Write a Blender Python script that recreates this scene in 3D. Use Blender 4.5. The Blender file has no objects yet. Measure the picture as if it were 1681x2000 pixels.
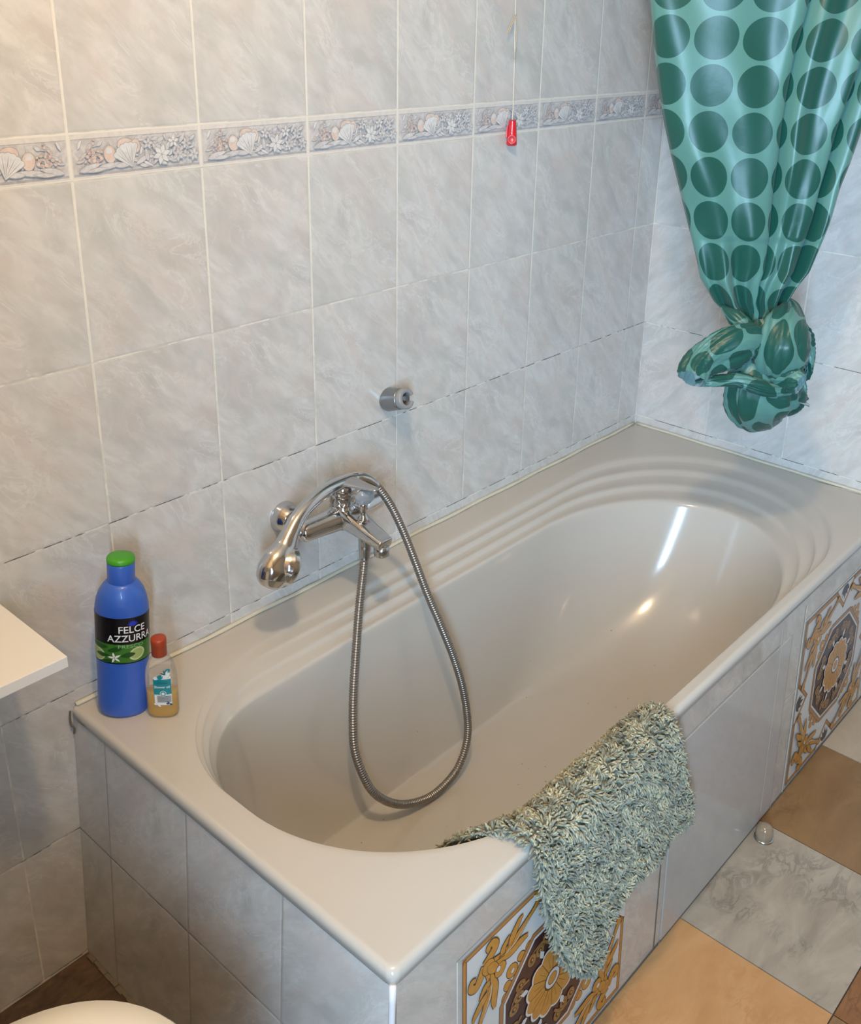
import bpy, bmesh, math, random
import numpy as np
from mathutils import Vector, Matrix, noise as mnoise
random.seed(7)
PI = math.pi
SC = bpy.context.scene
COL = SC.collection

# ------------------------------------------------------------------ camera, world, lights, exposure
cd = bpy.data.cameras.new('camera'); cam = bpy.data.objects.new('camera', cd); COL.objects.link(cam)
cd.sensor_fit = 'AUTO'; cd.sensor_width = 36.0
cd.lens = 1980.94 / 2000.0 * 36.0
cd.shift_x = (840.5 - 887.457) / 2000.0
cd.shift_y = (794.174 - 1000.0) / 2000.0
cd.clip_start = 0.02
right = Vector((0.66016, -0.75077, 0.02334)); down = Vector((-0.25823, -0.25602, -0.93153)); fwd = Vector((0.70534, 0.60894, -0.36288))
m = Matrix((right, -down, -fwd)).transposed().to_4x4(); m.translation = Vector((-0.6734, -1.2436, 1.4607))
cam.matrix_world = m
SC.camera = cam

w = bpy.data.worlds.new('world'); SC.world = w; w.use_nodes = True
w.node_tree.nodes['Background'].inputs[0].default_value = (0.55, 0.72, 1.0, 1)
w.node_tree.nodes['Background'].inputs[1].default_value = 0.5

def area(name, loc, target, sx, sy, power, col, spread=180):
    l = bpy.data.lights.new(name, 'AREA'); l.shape = 'RECTANGLE'; l.size = sx; l.size_y = sy
    l.energy = power; l.color = col; l.spread = math.radians(spread)
    o = bpy.data.objects.new(name, l); COL.objects.link(o); o.location = loc
    o.rotation_euler = (Vector(target) - Vector(loc)).to_track_quat('-Z', 'Y').to_euler(); return o
# daylight through an unseen left-wall window, its deep reveal shaped to limit the light
area('window_daylight', (-1.12, -1.60, 1.22), (1.4, -0.62, 1.15), 0.22, 1.08, 31, (0.47, 0.73, 1.0), 115)
# warm ceiling lamp
l = bpy.data.lights.new('ceiling_lamp_light', 'POINT'); l.energy = 46; l.color = (1.0, 0.74, 0.47); l.shadow_soft_size = 0.055
lo = bpy.data.objects.new('ceiling_lamp_light', l); COL.objects.link(lo); lo.location = (-0.28, -0.88, 2.22)

SC.view_settings.view_transform = 'Standard'; SC.view_settings.look = 'None'
SC.view_settings.exposure = 0.0; SC.view_settings.gamma = 1.0
SC.view_settings.use_curve_mapping = False

# ------------------------------------------------------------------ helpers
def tag(o, label=None, cat=None, group=None, kind=None):
    if label: o['label'] = label
    if cat: o['category'] = cat
    if group: o['group'] = group
    if kind: o['kind'] = kind
    return o
def empty(name, loc, label=None, cat=None, group=None, rot=(0, 0, 0)):
    o = bpy.data.objects.new(name, None); COL.objects.link(o); o.location = loc; o.rotation_euler = rot
    o.empty_display_size = 0.05
    return tag(o, label, cat, group)
def obj(name, verts, faces, mat, parent=None, smooth=True, mats=None, fm=None, loc=None):
    me = bpy.data.meshes.new(name); me.from_pydata([tuple(v) for v in verts], [], faces)
    for mm in (mats or [mat]): me.materials.append(mm)
    if fm is not None: me.polygons.foreach_set('material_index', fm)
    me.polygons.foreach_set('use_smooth', [smooth] * len(me.polygons)); me.update()
    o = bpy.data.objects.new(name, me); COL.objects.link(o)
    if parent: o.parent = parent
    if loc: o.location = loc
    return o
def fix_normals(o):
    bm = bmesh.new(); bm.from_mesh(o.data); bmesh.ops.recalc_face_normals(bm, faces=bm.faces); bm.to_mesh(o.data); bm.free(); return o
class MB:
    def __init__(s): s.v = []; s.f = []; s.m = []
    def add(s, v, f, mi=0):
        b = len(s.v); s.v += [tuple(x) for x in v]; s.f += [tuple(i + b for i in q) for q in f]; s.m += [mi] * len(f)
    def box(s, a, b, mi=0):
        x0, y0, z0 = a; x1, y1, z1 = b
        s.add([(x0,y0,z0),(x1,y0,z0),(x1,y1,z0),(x0,y1,z0),(x0,y0,z1),(x1,y0,z1),(x1,y1,z1),(x0,y1,z1)],
              [(0,3,2,1),(4,5,6,7),(0,1,5,4),(1,2,6,5),(2,3,7,6),(3,0,4,7)], mi)
    def build(s, name, mats, parent=None, smooth=False):
        if not isinstance(mats, (list, tuple)): mats = [mats]
        return obj(name, s.v, s.f, None, parent, smooth, mats=mats, fm=s.m)
def bevel(o, wd, seg=3, ang=35):
    md = o.modifiers.new('bevel', 'BEVEL'); md.width = wd; md.segments = seg; md.limit_method = 'ANGLE'; md.angle_limit = math.radians(ang); return o
def subsurf(o, n=1):
    md = o.modifiers.new('subdivision', 'SUBSURF'); md.levels = n; md.render_levels = n; return o
def lathe(prof, n=48, sx=1, sy=1):
    """prof: list of (r, z); closed at ends when r = 0"""
    v = []; f = []
    for r, z in prof:
        for i in range(n):
            a = 2 * PI * i / n; v.append((r * sx * math.cos(a), r * sy * math.sin(a), z))
    for k in range(len(prof) - 1):
        for i in range(n):
            j = (i + 1) % n; f.append((k*n+i, k*n+j, (k+1)*n+j, (k+1)*n+i))
    f.append(tuple(range(n))[::-1]); f.append(tuple(range((len(prof)-1)*n, len(prof)*n)))
    return v, f
def catmull(pts, n, closed=False):
    P = np.array(pts, float); out = []
    if closed: Q = np.vstack([P[-1], P, P[0], P[1]])
    else: Q = np.vstack([2*P[0]-P[1], P, 2*P[-1]-P[-2]])
    for i in range(1, len(Q) - 2):
        for k in range(n):
            t = k / n; a, b, c, d = Q[i-1], Q[i], Q[i+1], Q[i+2]
            out.append(.5*((2*b)+(-a+c)*t+(2*a-5*b+4*c-d)*t*t+(-a+3*b-3*c+d)*t**3))
    if not closed: out.append(P[-1])
    return np.array(out)
def sweep(path, rad, n=16, cap=True, prof=None, up=None, twist=0.0):
    """tube along path; rad(k) -> (ra, rb); parallel transported frame"""
    P = np.array(path, float); T = np.gradient(P, axis=0); T /= np.linalg.norm(T, axis=1)[:, None] + 1e-12
    u = np.array(up if up is not None else (0, 0, 1.0)); u = u - T[0] * (u @ T[0])
    if np.linalg.norm(u) < 1e-3: u = np.array((1.0, 0, 0)); u = u - T[0] * (u @ T[0])
    u /= np.linalg.norm(u); V = []; F = []; N = len(P)
    for k in range(N):
        if up is not None: u = np.array(up, float)
        u = u - T[k] * (u @ T[k]); u /= np.linalg.norm(u); b = np.cross(T[k], u)
        ra, rb = rad(k, N)
        for i in range(n):
            a = 2 * PI * i / n + twist * k
            q = 1.0 if prof is None else prof(a, k / (N - 1))
            V.append(P[k] + (u * math.cos(a) * ra + b * math.sin(a) * rb) * q)
    for k in range(N - 1):
        for i in range(n):
            j = (i + 1) % n; F.append((k*n+i, k*n+j, (k+1)*n+j, (k+1)*n+i))
    if cap:
        F.append(tuple(range(n))[::-1]); F.append(tuple(range((N-1)*n, N*n)))
    return V, F
def lerp(a, b, t): return a + (b - a) * t
def interp(x, xs, ys): return float(np.interp(x, xs, ys))

# ---- node helper
class NT:
    def __init__(s, name):
        s.m = bpy.data.materials.new(name); s.m.use_nodes = True; s.t = s.m.node_tree; s.n = s.t.nodes; s.l = s.t.links
        s.b = s.n['Principled BSDF']
    def node(s, typ, **k):
        n = s.n.new(typ)
        for a, v in k.items(): setattr(n, a, v)
        return n
    def put(s, sock, v):
        if isinstance(v, bpy.types.NodeSocket): s.l.new(v, sock)
        elif v is not None: sock.default_value = v
    def math(s, op, a, b=None, c=None, clamp=False):
        n = s.node('ShaderNodeMath', operation=op, use_clamp=clamp)
        for i, v in enumerate((a, b, c)):
            if v is not None: s.put(n.inputs[i], v)
        return n.outputs[0]
    def pos(s): return s.node('ShaderNodeNewGeometry').outputs['Position']
    def objc(s): return s.node('ShaderNodeTexCoord').outputs['Object']
    def sep(s, v):
        n = s.node('ShaderNodeSeparateXYZ'); s.put(n.inputs[0], v); return n.outputs
    def comb(s, x, y, z=0.0):
        n = s.node('ShaderNodeCombineXYZ')
        for i, v in enumerate((x, y, z)): s.put(n.inputs[i], v)
        return n.outputs[0]
    def noise(s, v, scale, detail=3, rough=.5, dist=0.0, out=0):
        n = s.node('ShaderNodeTexNoise'); s.put(n.inputs['Vector'], v); n.inputs['Scale'].default_value = scale
        n.inputs['Detail'].default_value = detail; n.inputs['Roughness'].default_value = rough; n.inputs['Distortion'].default_value = dist
        return n.outputs[out]
    def ramp(s, f, st):
        n = s.node('ShaderNodeValToRGB'); s.put(n.inputs[0], f); e = n.color_ramp.elements
        while len(e) < len(st): e.new(.5)
        for q, (p, c) in zip(e, st):
            q.position = p; q.color = (c, c, c, 1) if isinstance(c, (int, float)) else (*c, 1)
        return n.outputs[0]
    def mix(s, f, a, b, mode='MIX'):
        n = s.node('ShaderNodeMix', data_type='RGBA', blend_type=mode)
        s.put(n.inputs[0], f)
        for i, v in ((6, a), (7, b)): s.put(n.inputs[i], (*v, 1) if isinstance(v, tuple) and len(v) == 3 else v)
        return n.outputs[2]
    def bump(s, h, strength, dist=.001):
        n = s.node('ShaderNodeBump'); s.put(n.inputs['Height'], h); n.inputs['Strength'].default_value = strength; n.inputs['Distance'].default_value = dist
        s.l.new(n.outputs[0], s.b.inputs['Normal']); return n
    def set(s, **k):
        for a, v in k.items():
            v2 = (*v, 1) if isinstance(v, tuple) and len(v) == 3 else v
            s.put(s.b.inputs[a.replace('_', ' ')], v2)
        return s
def simple(name, col, rough=.5, metal=0.0, **k):
    t = NT(name); t.set(Base_Color=col, Roughness=rough, Metallic=metal, **k); return t.m

def marble(t, u, v, id1):
    """soft cream-grey marbled glaze; u, v local metres, id1 per-tile random number"""
    p_ = t.math('MULTIPLY', t.math('SUBTRACT', u, v), .7071); r_ = t.math('MULTIPLY', t.math('ADD', u, v), .7071)
    k1 = t.math('MULTIPLY', id1, 3.7); k2 = t.math('MULTIPLY', id1, 9.1)
    q = t.comb(t.math('ADD', p_, k1), t.math('ADD', t.math('MULTIPLY', r_, 1.9), k2), t.math('MULTIPLY', id1, 5.0))
    big = t.noise(q, 9, 4, .55, .5)
    c = t.ramp(big, [(.34, (.505, .50, .485)), (.46, (.57, .565, .55)), (.58, (.635, .63, .61)), (.72, (.565, .555, .54))])
    pk = t.noise(q, 6.5, 3, .5, 1.0, 1)
    r = t.node('ShaderNodeSeparateColor'); t.put(r.inputs[0], pk)
    c = t.mix(t.math('MULTIPLY', t.ramp(r.outputs[0], [(.50, 0.0), (.66, 1.0)]), .5), c, (.60, .535, .495))
    c = t.mix(t.math('MULTIPLY', t.ramp(r.outputs[1], [(.52, 0.0), (.66, 1.0)]), .4), c, (.50, .525, .50))
    # brushed grey-olive strokes running down to the right
    qs = t.comb(t.math('ADD', p_, k2), t.math('ADD', t.math('MULTIPLY', r_, 3.4), k1), 0.0)
    st = t.ramp(t.noise(qs, 13, 5, .62, .6), [(.50, 0.0), (.60, .75), (.66, 0.0)])
    c = t.mix(t.math('MULTIPLY', st, .40), c, (.47, .465, .44))
    wt_ = t.ramp(t.noise(qs, 10, 4, .6, .4), [(.56, 0.0), (.68, 1.0)])
    c = t.mix(t.math('MULTIPLY', wt_, .38), c, (.69, .685, .665))
    # thin white veins
    vn = t.noise(q, 9, 5, .6, 1.3)
    d = t.math('ABSOLUTE', t.math('SUBTRACT', vn, .5))
    vein = t.ramp(d, [(0.0, 1.0), (.010, .6), (.026, 0.0)])
    gate = t.ramp(t.noise(q, 7, 2, .5), [(.46, 0.0), (.58, 1.0)])
    c = t.mix(t.math('MULTIPLY', t.math('MULTIPLY', vein, gate), .48), c, (.72, .715, .70))
    # fine grey scratches
    v2 = t.noise(qs, 40, 5, .7, .8); d2 = t.math('ABSOLUTE', t.math('SUBTRACT', v2, .5))
    g2 = t.ramp(t.noise(q, 13, 2, .5), [(.56, 0.0), (.68, 1.0)])
    c = t.mix(t.math('MULTIPLY', t.math('MULTIPLY', t.ramp(d2, [(0.0, 1.0), (.03, 0.0)]), g2), .4), c, (.38, .38, .37))
    return c

def tile_mat(name, axis, pu=.2, ou=0.0, pv=.2482, ov=.0037, strip=True, gw=.0014, grout=(.80, .78, .70), mold=1.0):
    t = NT(name); x, y, z = t.sep(t.pos()); U = x if axis == 'x' else y
    cu = t.math('DIVIDE', t.math('SUBTRACT', U, ou), pu)
    if strip:
        top = t.math('GREATER_THAN', z, 1.27)
        zz = t.math('SUBTRACT', z, t.math('MULTIPLY', top, .0599))
    else: top = 0.0; zz = z
    cv = t.math('DIVIDE', t.math('SUBTRACT', zz, ov), pv)
    iu = t.math('FLOOR', t.math('ADD', cu, 0.0)); iv = t.math('FLOOR', cv)
    fu = t.math('SUBTRACT', cu, iu); fv = t.math('SUBTRACT', cv, iv)
    lu = t.math('MULTIPLY', fu, pu); lv = t.math('MULTIPLY', fv, pv)
    wn = t.node('ShaderNodeTexWhiteNoise', noise_dimensions='2D'); t.put(wn.inputs['Vector'], t.comb(iu, iv))
    idr = t.math('MULTIPLY', t.math('FLOOR', t.math('MULTIPLY', wn.outputs['Value'], 5.99)), .37)
    col = marble(t, lu, lv, idr)
    # distance to the nearest joint
    du = t.math('MULTIPLY', t.math('MINIMUM', fu, t.math('SUBTRACT', 1.0, fu)), pu)
    dv = t.math('MULTIPLY', t.math('MINIMUM', fv, t.math('SUBTRACT', 1.0, fv)), pv)
    vec = t.pos()
    wob = t.math('MULTIPLY', t.math('SUBTRACT', t.noise(vec, 70, 3, .6), .5), .0016)
    hi = t.ramp(z, [(.70, 0.0), (1.0, 1.0)])
    wv = t.math('ADD', t.math('ADD', gw * .85, t.math('MULTIPLY', hi, .0006)), wob)
    wh = t.math('ADD', t.math('ADD', gw * .55, t.math('MULTIPLY', hi, .0003)), wob)
    mu = t.math('LESS_THAN', du, wv); mv = t.math('LESS_THAN', dv, wh)
    gm = t.math('MAXIMUM', mu, mv)
    # grout colour with black mould in the lower joints
    nz = t.noise(vec, 16, 3, .6); low = t.ramp(z, [(.92, 1.0), (1.12, .25)]) if strip else 0.9
    thr = t.ramp(nz, [(.46, 0.0), (.52, 1.0)])
    md = t.math('MULTIPLY', t.math('MULTIPLY', thr, low), t.math('MULTIPLY', mold, t.math('ADD', .22, t.math('MULTIPLY', mv, .75))))
    thin = t.math('MULTIPLY', md, t.math('LESS_THAN', t.math('MINIMUM', du, dv), gw * .75))
    gc = t.mix(t.noise(vec, 9, 2, .5), grout, tuple(g * .86 for g in grout))
    gc = t.mix(thin, gc, (.10, .095, .09))
    t.set(Base_Color=t.mix(gm, col, gc))
    t.set(Roughness=t.math('ADD', .17, t.math('MULTIPLY', gm, .5)))
    t.b.inputs['Specular IOR Level'].default_value = .45
    edge = t.math('MINIMUM', t.math('DIVIDE', t.math('MINIMUM', du, dv), .0035), 1.0)
    hgt = t.math('ADD', t.math('MULTIPLY', edge, 1.0), t.math('MULTIPLY', t.noise(vec, 10, 2, .5), .35))
    t.bump(hgt, .35, .0012)
    return t.m

M = {}
M['wall_x'] = tile_mat('marbled_wall_tile', 'x')
M['wall_y'] = tile_mat('marbled_end_wall_tile', 'y')
M['end_apron'] = tile_mat('marbled_apron_tile', 'y', ou=-.088, strip=False, pv=.2482, ov=.003, grout=(.46, .43, .38), mold=.8, gw=.0016)
t = NT('marbled_plain_tile'); x, y, z = t.sep(t.pos()); t.set(Base_Color=t.mix(1.0, marble(t, x, z, .3), (.84, .765, .70), 'MULTIPLY'), Roughness=.16); M['plain'] = t.m  # wall marble tinted darker and warmer to offset cool window light on the front
t = NT('access_door_tile'); x, y, z = t.sep(t.pos()); t.set(Base_Color=t.mix(.75, marble(t, x, z, .9), (.40, .36, .325)), Roughness=.14); M['door_tile'] = t.m  # door tile likewise darkened in colour against the window light
t = NT('bath_enamel'); vec = t.pos()
c = t.mix(t.ramp(t.noise(vec, 5, 4, .6), [(.4, 0.0), (.7, .35)]), (.515, .49, .445), (.485, .455, .405))
x, y, z = t.sep(vec)
spk = t.math('MULTIPLY', t.math('LESS_THAN', t.noise(vec, 120, 1, .5), .205), t.math('LESS_THAN', z, .2))
t.set(Base_Color=t.mix(spk, c, (.25, .2, .15)), Roughness=.15, Coat_Weight=.3, Coat_Roughness=.05); M['enamel'] = t.m
M['silicone'] = simple('cream_silicone', (.62, .59, .48), .45)
M['grout_white'] = simple('white_grout', (.72, .70, .64), .8)
M['grout_dark'] = simple('dark_joint', (.16, .13, .10), .9)
M['grout_mid'] = simple('grey_joint', (.42, .39, .35), .9)
t = NT('chrome'); t.set(Base_Color=(.62, .62, .63), Metallic=1.0, Roughness=.09); M['chrome'] = t.m
t = NT('worn_chrome'); t.set(Base_Color=(.50, .50, .50), Metallic=1.0, Roughness=.22); M['chrome2'] = t.m
t = NT('hose_steel'); t.set(Base_Color=(.30, .275, .25), Metallic=.9, Roughness=.34); M['hose'] = t.m
M['grey_plastic'] = simple('grey_plastic', (.27, .28, .29), .25, Coat_Weight=.4)
M['grey_gloss'] = simple('grey_painted_metal', (.35, .36, .37), .22, .6)
M['black'] = simple('black_plastic', (.015, .015, .018), .4)

# ------------------------------------------------------------------ room shell
X0, X1, YF, ZC = -.94, 1.485, -2.4, 2.42
def struct(o): return tag(o, kind='structure')
b = MB(); b.box((X0 - .12, 0, -.1), (X1 + .12, .12, ZC + .1)); struct(b.build('wall_back', M['wall_x']))
b = MB(); b.box((X1, YF, -.1), (X1 + .12, 0, ZC + .1)); struct(b.build('wall_right', M['wall_y']))
plain_wall = simple('beige_wall_paint', (.34, .29, .23), .7)
b = MB(); wy0, wy1, wz0, wz1 = -1.74, -1.35, .66, 1.80  # unseen opening, depth and edges sized to hold daylight off the near end
b.box((X0 - .20, YF, -.1), (X0, wy0, ZC + .1)); b.box((X0 - .20, wy1, -.1), (X0, 0, ZC + .1))
b.box((X0 - .20, wy0, -.1), (X0, wy1, wz0)); b.box((X0 - .20, wy0, wz1), (X0, wy1, ZC + .1))
struct(b.build('wall_left', plain_wall))
b = MB(); b.box((X0 - .12, YF - .12, -.1), (X1 + .12, YF, ZC + .1)); struct(b.build('wall_front', plain_wall))
b = MB(); fr = .02
b.box((X0 - .195, wy0, wz0), (X0 - .17, wy0 + fr, wz1)); b.box((X0 - .195, wy1 - fr, wz0), (X0 - .17, wy1, wz1))
b.box((X0 - .195, wy0, wz0), (X0 - .17, wy1, wz0 + fr)); b.box((X0 - .195, wy0, wz1 - fr), (X0 - .17, wy1, wz1))
struct(b.build('window_1', simple('white_window_paint', (.8, .8, .78), .3)))
ceilm = simple('white_ceiling_paint', (.70, .62, .50), .8)
b = MB(); b.box((X0 - .12, YF - .12, ZC), (X1 + .12, .12, ZC + .1)); struct(b.build('ceiling', ceilm))
# ceiling lamp (just above the frame)
t = NT('lamp_glass'); t.set(Base_Color=(1, .9, .75), Roughness=.3); t.b.inputs['Emission Color'].default_value = (1, .74, .45, 1); t.b.inputs['Emission Strength'].default_value = 6
lamp_e = empty('ceiling_lamp', (-.28, -.88, ZC), 'round frosted ceiling lamp over the bathroom floor', 'lamp')
v, f = lathe([(.06, -.001), (.06, -.02), (.02, -.03), (.02, -.06)], 32); obj('lamp_mount', v, f, M['chrome2'], lamp_e)
v, f = lathe([(.02, -.06), (.09, -.065), (.10, -.08), (.095, -.095), (.03, -.11), (.001, -.112)], 40); obj('lamp_shade', v, f, t.m, lamp_e)

# floor: 30 cm stone tiles in mixed colours
def stone(name, a, b_, vein, sc=7, rough=.28):
    t = NT(name); v = t.pos()
    mp = t.node('ShaderNodeMapping'); t.put(mp.inputs[0], v); mp.inputs['Rotation'].default_value = (0, 0, .5); mp.inputs['Scale'].default_value = (1, 2.2, 1)
    n = t.noise(mp.outputs[0], sc, 5, .6, .8); c = t.ramp(n, [(.3, a), (.65, b_)])
    g = t.ramp(t.math('ABSOLUTE', t.math('SUBTRACT', t.noise(mp.outputs[0], sc * 1.6, 6, .65, 1.2), .5)), [(0.0, .55), (.06, 0.0)])
    c = t.mix(t.math('MULTIPLY', g, t.ramp(t.noise(v, 9, 2, .5), [(.45, 0.0), (.65, 1.0)])), c, vein)
    dirt = t.ramp(t.noise(v, 60, 4, .7), [(.62, 0.0), (.75, .25)])
    t.set(Base_Color=t.mix(dirt, c, (.25, .2, .15)), Roughness=rough); return t.m
fmats = [stone('peach_marble', (.47, .245, .095), (.56, .325, .145), (.43, .205, .07)),
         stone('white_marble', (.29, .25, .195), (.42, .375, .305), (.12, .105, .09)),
         stone('tan_marble', (.215, .12, .048), (.28, .165, .072), (.16, .085, .03)),
         stone('rust_marble', (.19, .07, .02), (.27, .12, .035), (.08, .035, .02)),
         stone('cream_marble', (.42, .34, .25), (.50, .42, .32), (.34, .27, .19)),
         stone('dark_brown_granite', (.045, .03, .02), (.12, .075, .045), (.03, .02, .015), 30)]
xl = [-1.5, -1.215, -.915, -.615, -.315, -.005, .295, .602, .912, 1.212, 1.6]
yl = [.05, -.36, -.66, -.963, -1.265, -1.57, -1.87, -2.17, -2.5]
pick = {(.602, -.66): 1, (.295, -.66): 0, (.912, -.66): 2, (1.212, -.66): 4, (.602, -.963): 3, (.912, -.963): 1, (.295, -.963): 2}
b = MB(); b.box((-1.5, -2.55, -.12), (1.65, .15, -.006), 6)
for i in range(len(xl) - 1):
    for j in range(len(yl) - 1):
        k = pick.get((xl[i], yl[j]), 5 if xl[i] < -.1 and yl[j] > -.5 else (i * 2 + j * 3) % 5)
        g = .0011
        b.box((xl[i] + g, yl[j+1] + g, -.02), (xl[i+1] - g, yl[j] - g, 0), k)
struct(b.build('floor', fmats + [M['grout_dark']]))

# silicone and the narrow tile strip between bath and walls
b = MB()
pth = [(x, -.004 + .0012 * math.sin(x * 31), .479) for x in np.linspace(-.09, 1.475, 80)]
v, f = sweep(pth, lambda k, N: (.0030 + .0010 * math.sin(k * 1.7) * math.sin(k * .37), .0045), 10); b.add(v, f)
pth = [(1.480 + .001 * math.sin(y * 40), y, .479) for y in np.linspace(-.01, -.67, 40)]
v, f = sweep(pth, lambda k, N: (.0032, .004), 10); b.add(v, f)
struct(b.build('trim_1', M['silicone'], smooth=True))

# ---- decorated border of shells and flowers (200 x 60 mm listels)
def art_mat(name, a, b_, sc=90, rough=.22):
    t = NT(name); v = t.pos(); n = t.noise(v, sc, 4, .65, .6)
    t.set(Base_Color=t.ramp(n, [(.32, a), (.66, b_)]), Roughness=rough); return t.m
BA = [art_mat('listel_ground', (.47, .46, .46), (.64, .63, .62)),
      art_mat('listel_shade', (.30, .30, .32), (.44, .44, .46)),
      art_mat('listel_leaf', (.48, .48, .50), (.66, .66, .67)),
      art_mat('listel_shell', (.60, .62, .63), (.71, .72, .72)),
      art_mat('listel_peach', (.62, .49, .43), (.71, .60, .54)),
      art_mat('listel_coral', (.48, .36, .33), (.70, .58, .52), 260),
      art_mat('listel_line', (.36, .36, .38), (.46, .46, .48)),
      art_mat('listel_rim', (.62, .60, .57), (.70, .68, .64))]
def leaf2(x, y, ang, L, W, n=7):
    P = []
    for i in range(n + 1):
        t_ = i / n; P.append((t_ * L, W * math.sin(PI * t_ ** .8)))
    for i in range(n - 1, 0, -1):
        t_ = i / n; P.append((t_ * L, -W * math.sin(PI * t_ ** .8)))
    c, s = math.cos(ang), math.sin(ang)
    return [(x + c * a - s * b_, y + s * a + c * b_) for a, b_ in P]
def circ2(x, y, a, b_, n=16, rot=0):
    c, s = math.cos(rot), math.sin(rot)
    return [(x + c*a*math.cos(2*PI*i/n) - s*b_*math.sin(2*PI*i/n), y + s*a*math.cos(2*PI*i/n) + c*b_*math.sin(2*PI*i/n)) for i in range(n)]
def grow(P, d):
    cx = sum(p[0] for p in P) / len(P); cy = sum(p[1] for p in P) / len(P); out = []
    n = len(P)
    for i in range(n):
        ax, ay = P[i-1]; bx, by = P[(i+1) % n]; tx, ty = bx - ax, by - ay; L = math.hypot(tx, ty) or 1
        nx, ny = ty / L, -tx / L
        if nx * (P[i][0] - cx) + ny * (P[i][1] - cy) < 0: nx, ny = -nx, -ny
        out.append((P[i][0] + nx * d, P[i][1] + ny * d))
    return out
ART = []                                  # (polygon in mm, material, layer)
rr = random.Random(3)
def put(P, mi, ol=.55, olm=1):
    z = put.z; put.z += 1
    if ol: ART.append((grow(P, ol), olm, z)); z = put.z; put.z += 1
    ART.append((P, mi, z))
put.z = 0
put([(0, 0), (196, 0), (196, 56), (0, 56)], 7, 0)
put([(1.5, 6.5), (194.5, 6.5), (194.5, 49), (1.5, 49)], 0, 0)
put([(1.5, 2.5), (194.5, 2.5), (194.5, 6), (1.5, 6)], 6, 0)
put([(1.5, 49), (194.5, 49), (194.5, 50), (1.5, 50)], 6, 0)
def clipin(P): return [(min(max(x, 2), 194), min(max(y, 7), 48.5)) for x, y in P]
for i in range(85):                       # background foliage
    x = rr.uniform(4, 188); y = rr.uniform(9, 44); a = rr.uniform(-.9, 1.4)
    put(clipin(leaf2(x, y, a, rr.uniform(9, 18), rr.uniform(1.4, 2.6))), rr.choice((2, 2, 3, 0)), .5)
for i in range(46):                       # coral cluster
    x = 30 + rr.gauss(0, 8); y = 29 + rr.gauss(0, 7.5)
    put(clipin(circ2(x, y, rr.uniform(1.4, 2.8), rr.uniform(1.2, 2.4), 8, rr.random() * 3)), 5 if rr.random() < .8 else 4, .45)
for x, y, a, L, W in ((8, 9, .25, 34, 4), (34, 11, .12, 40, 3.5), (20, 8, .1, 30, 2.5), (60, 12, .05, 28, 3), (92, 12, .5, 26, 3)):
    put(clipin(leaf2(x, y, a, L, W)), 2, .7)
put(clipin(circ2(78, 39, 12, 8, 20)), 4, .7)
put(clipin(circ2(93, 36, 7, 9, 16)), 4, .5)
put(clipin(circ2(54, 28, 8.5, 11, 20, .15)), 4, .7)
put(clipin(circ2(53, 33, 5, 4, 14)), 3, 0)
ax, ay = 86, 9                             # fan shell
fan = [(ax, ay)]
for i in range(25):
    th = lerp(2.62, 1.22, i / 24); r_ = 32 + 1.6 * abs(math.sin(i * PI / 4)) - 4 * abs(i / 24 - .5)
    fan.append((ax + r_ * math.cos(th), ay + r_ * math.sin(th)))
put(clipin(fan), 3, .9)
for i in range(1, 9):
    th = lerp(2.62, 1.22, i / 9); put(clipin(leaf2(ax, ay + 1, th, 30, .55, 4)), 1 if i % 2 else 2, 0)
def flower(x, y, r_, n=6, ph=0, mi=3):
    for k in range(n):
        a = 2 * PI * k / n + ph; put(clipin(leaf2(x + 1.2*math.cos(a), y + 1.2*math.sin(a), a, r_, r_ * .26)), mi, .65)
    put(clipin(circ2(x, y, 1.7, 1.7, 8)), 1, 0)
for i in range(16):
    put(clipin(leaf2(rr.uniform(105, 180), rr.uniform(10, 42), rr.uniform(-.5, 2.4), rr.uniform(10, 20), rr.uniform(1.8, 3))), 2, .7)
flower(152, 38, 8, 5, .3); flower(173, 34, 7.5, 6, .9, 2); flower(112, 38, 7, 5, .1, 2); flower(184, 18, 8, 6, .2, 2); flower(158, 19, 8, 6, .5, 2); flower(132, 22, 13, 6, .25)
def border(axis, k, mirror):
    for P, mi, L in ART:
        pts = [((196 - x) if mirror else x, y) for x, y in P]
        if mirror: pts = pts[::-1]
        d = .0004 + L * .000009
        V = []
        for x, y in pts:
            u = (x + 2) / 1000 + k * .2; z = 1.2447 + (y + 2) / 1000
            V.append((u, -d, z) if axis == 'x' else (X1 - d, u, z))
        B.add(V, [tuple(range(len(V)))[::1]], mi)
B = MB()
B.box((X0 + .001, -.00035, 1.2447), (X1 - .001, .002, 1.3046), 8)
for k in range(-3, 8): border('x', k, k < 0)
B.box((X1 - .00035, YF, 1.2447), (X1 + .002, -.001, 1.3046), 8)
for k in range(-12, 0): border('y', k, True)
struct(B.build('trim_2', BA + [M['grout_white']]))

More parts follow.
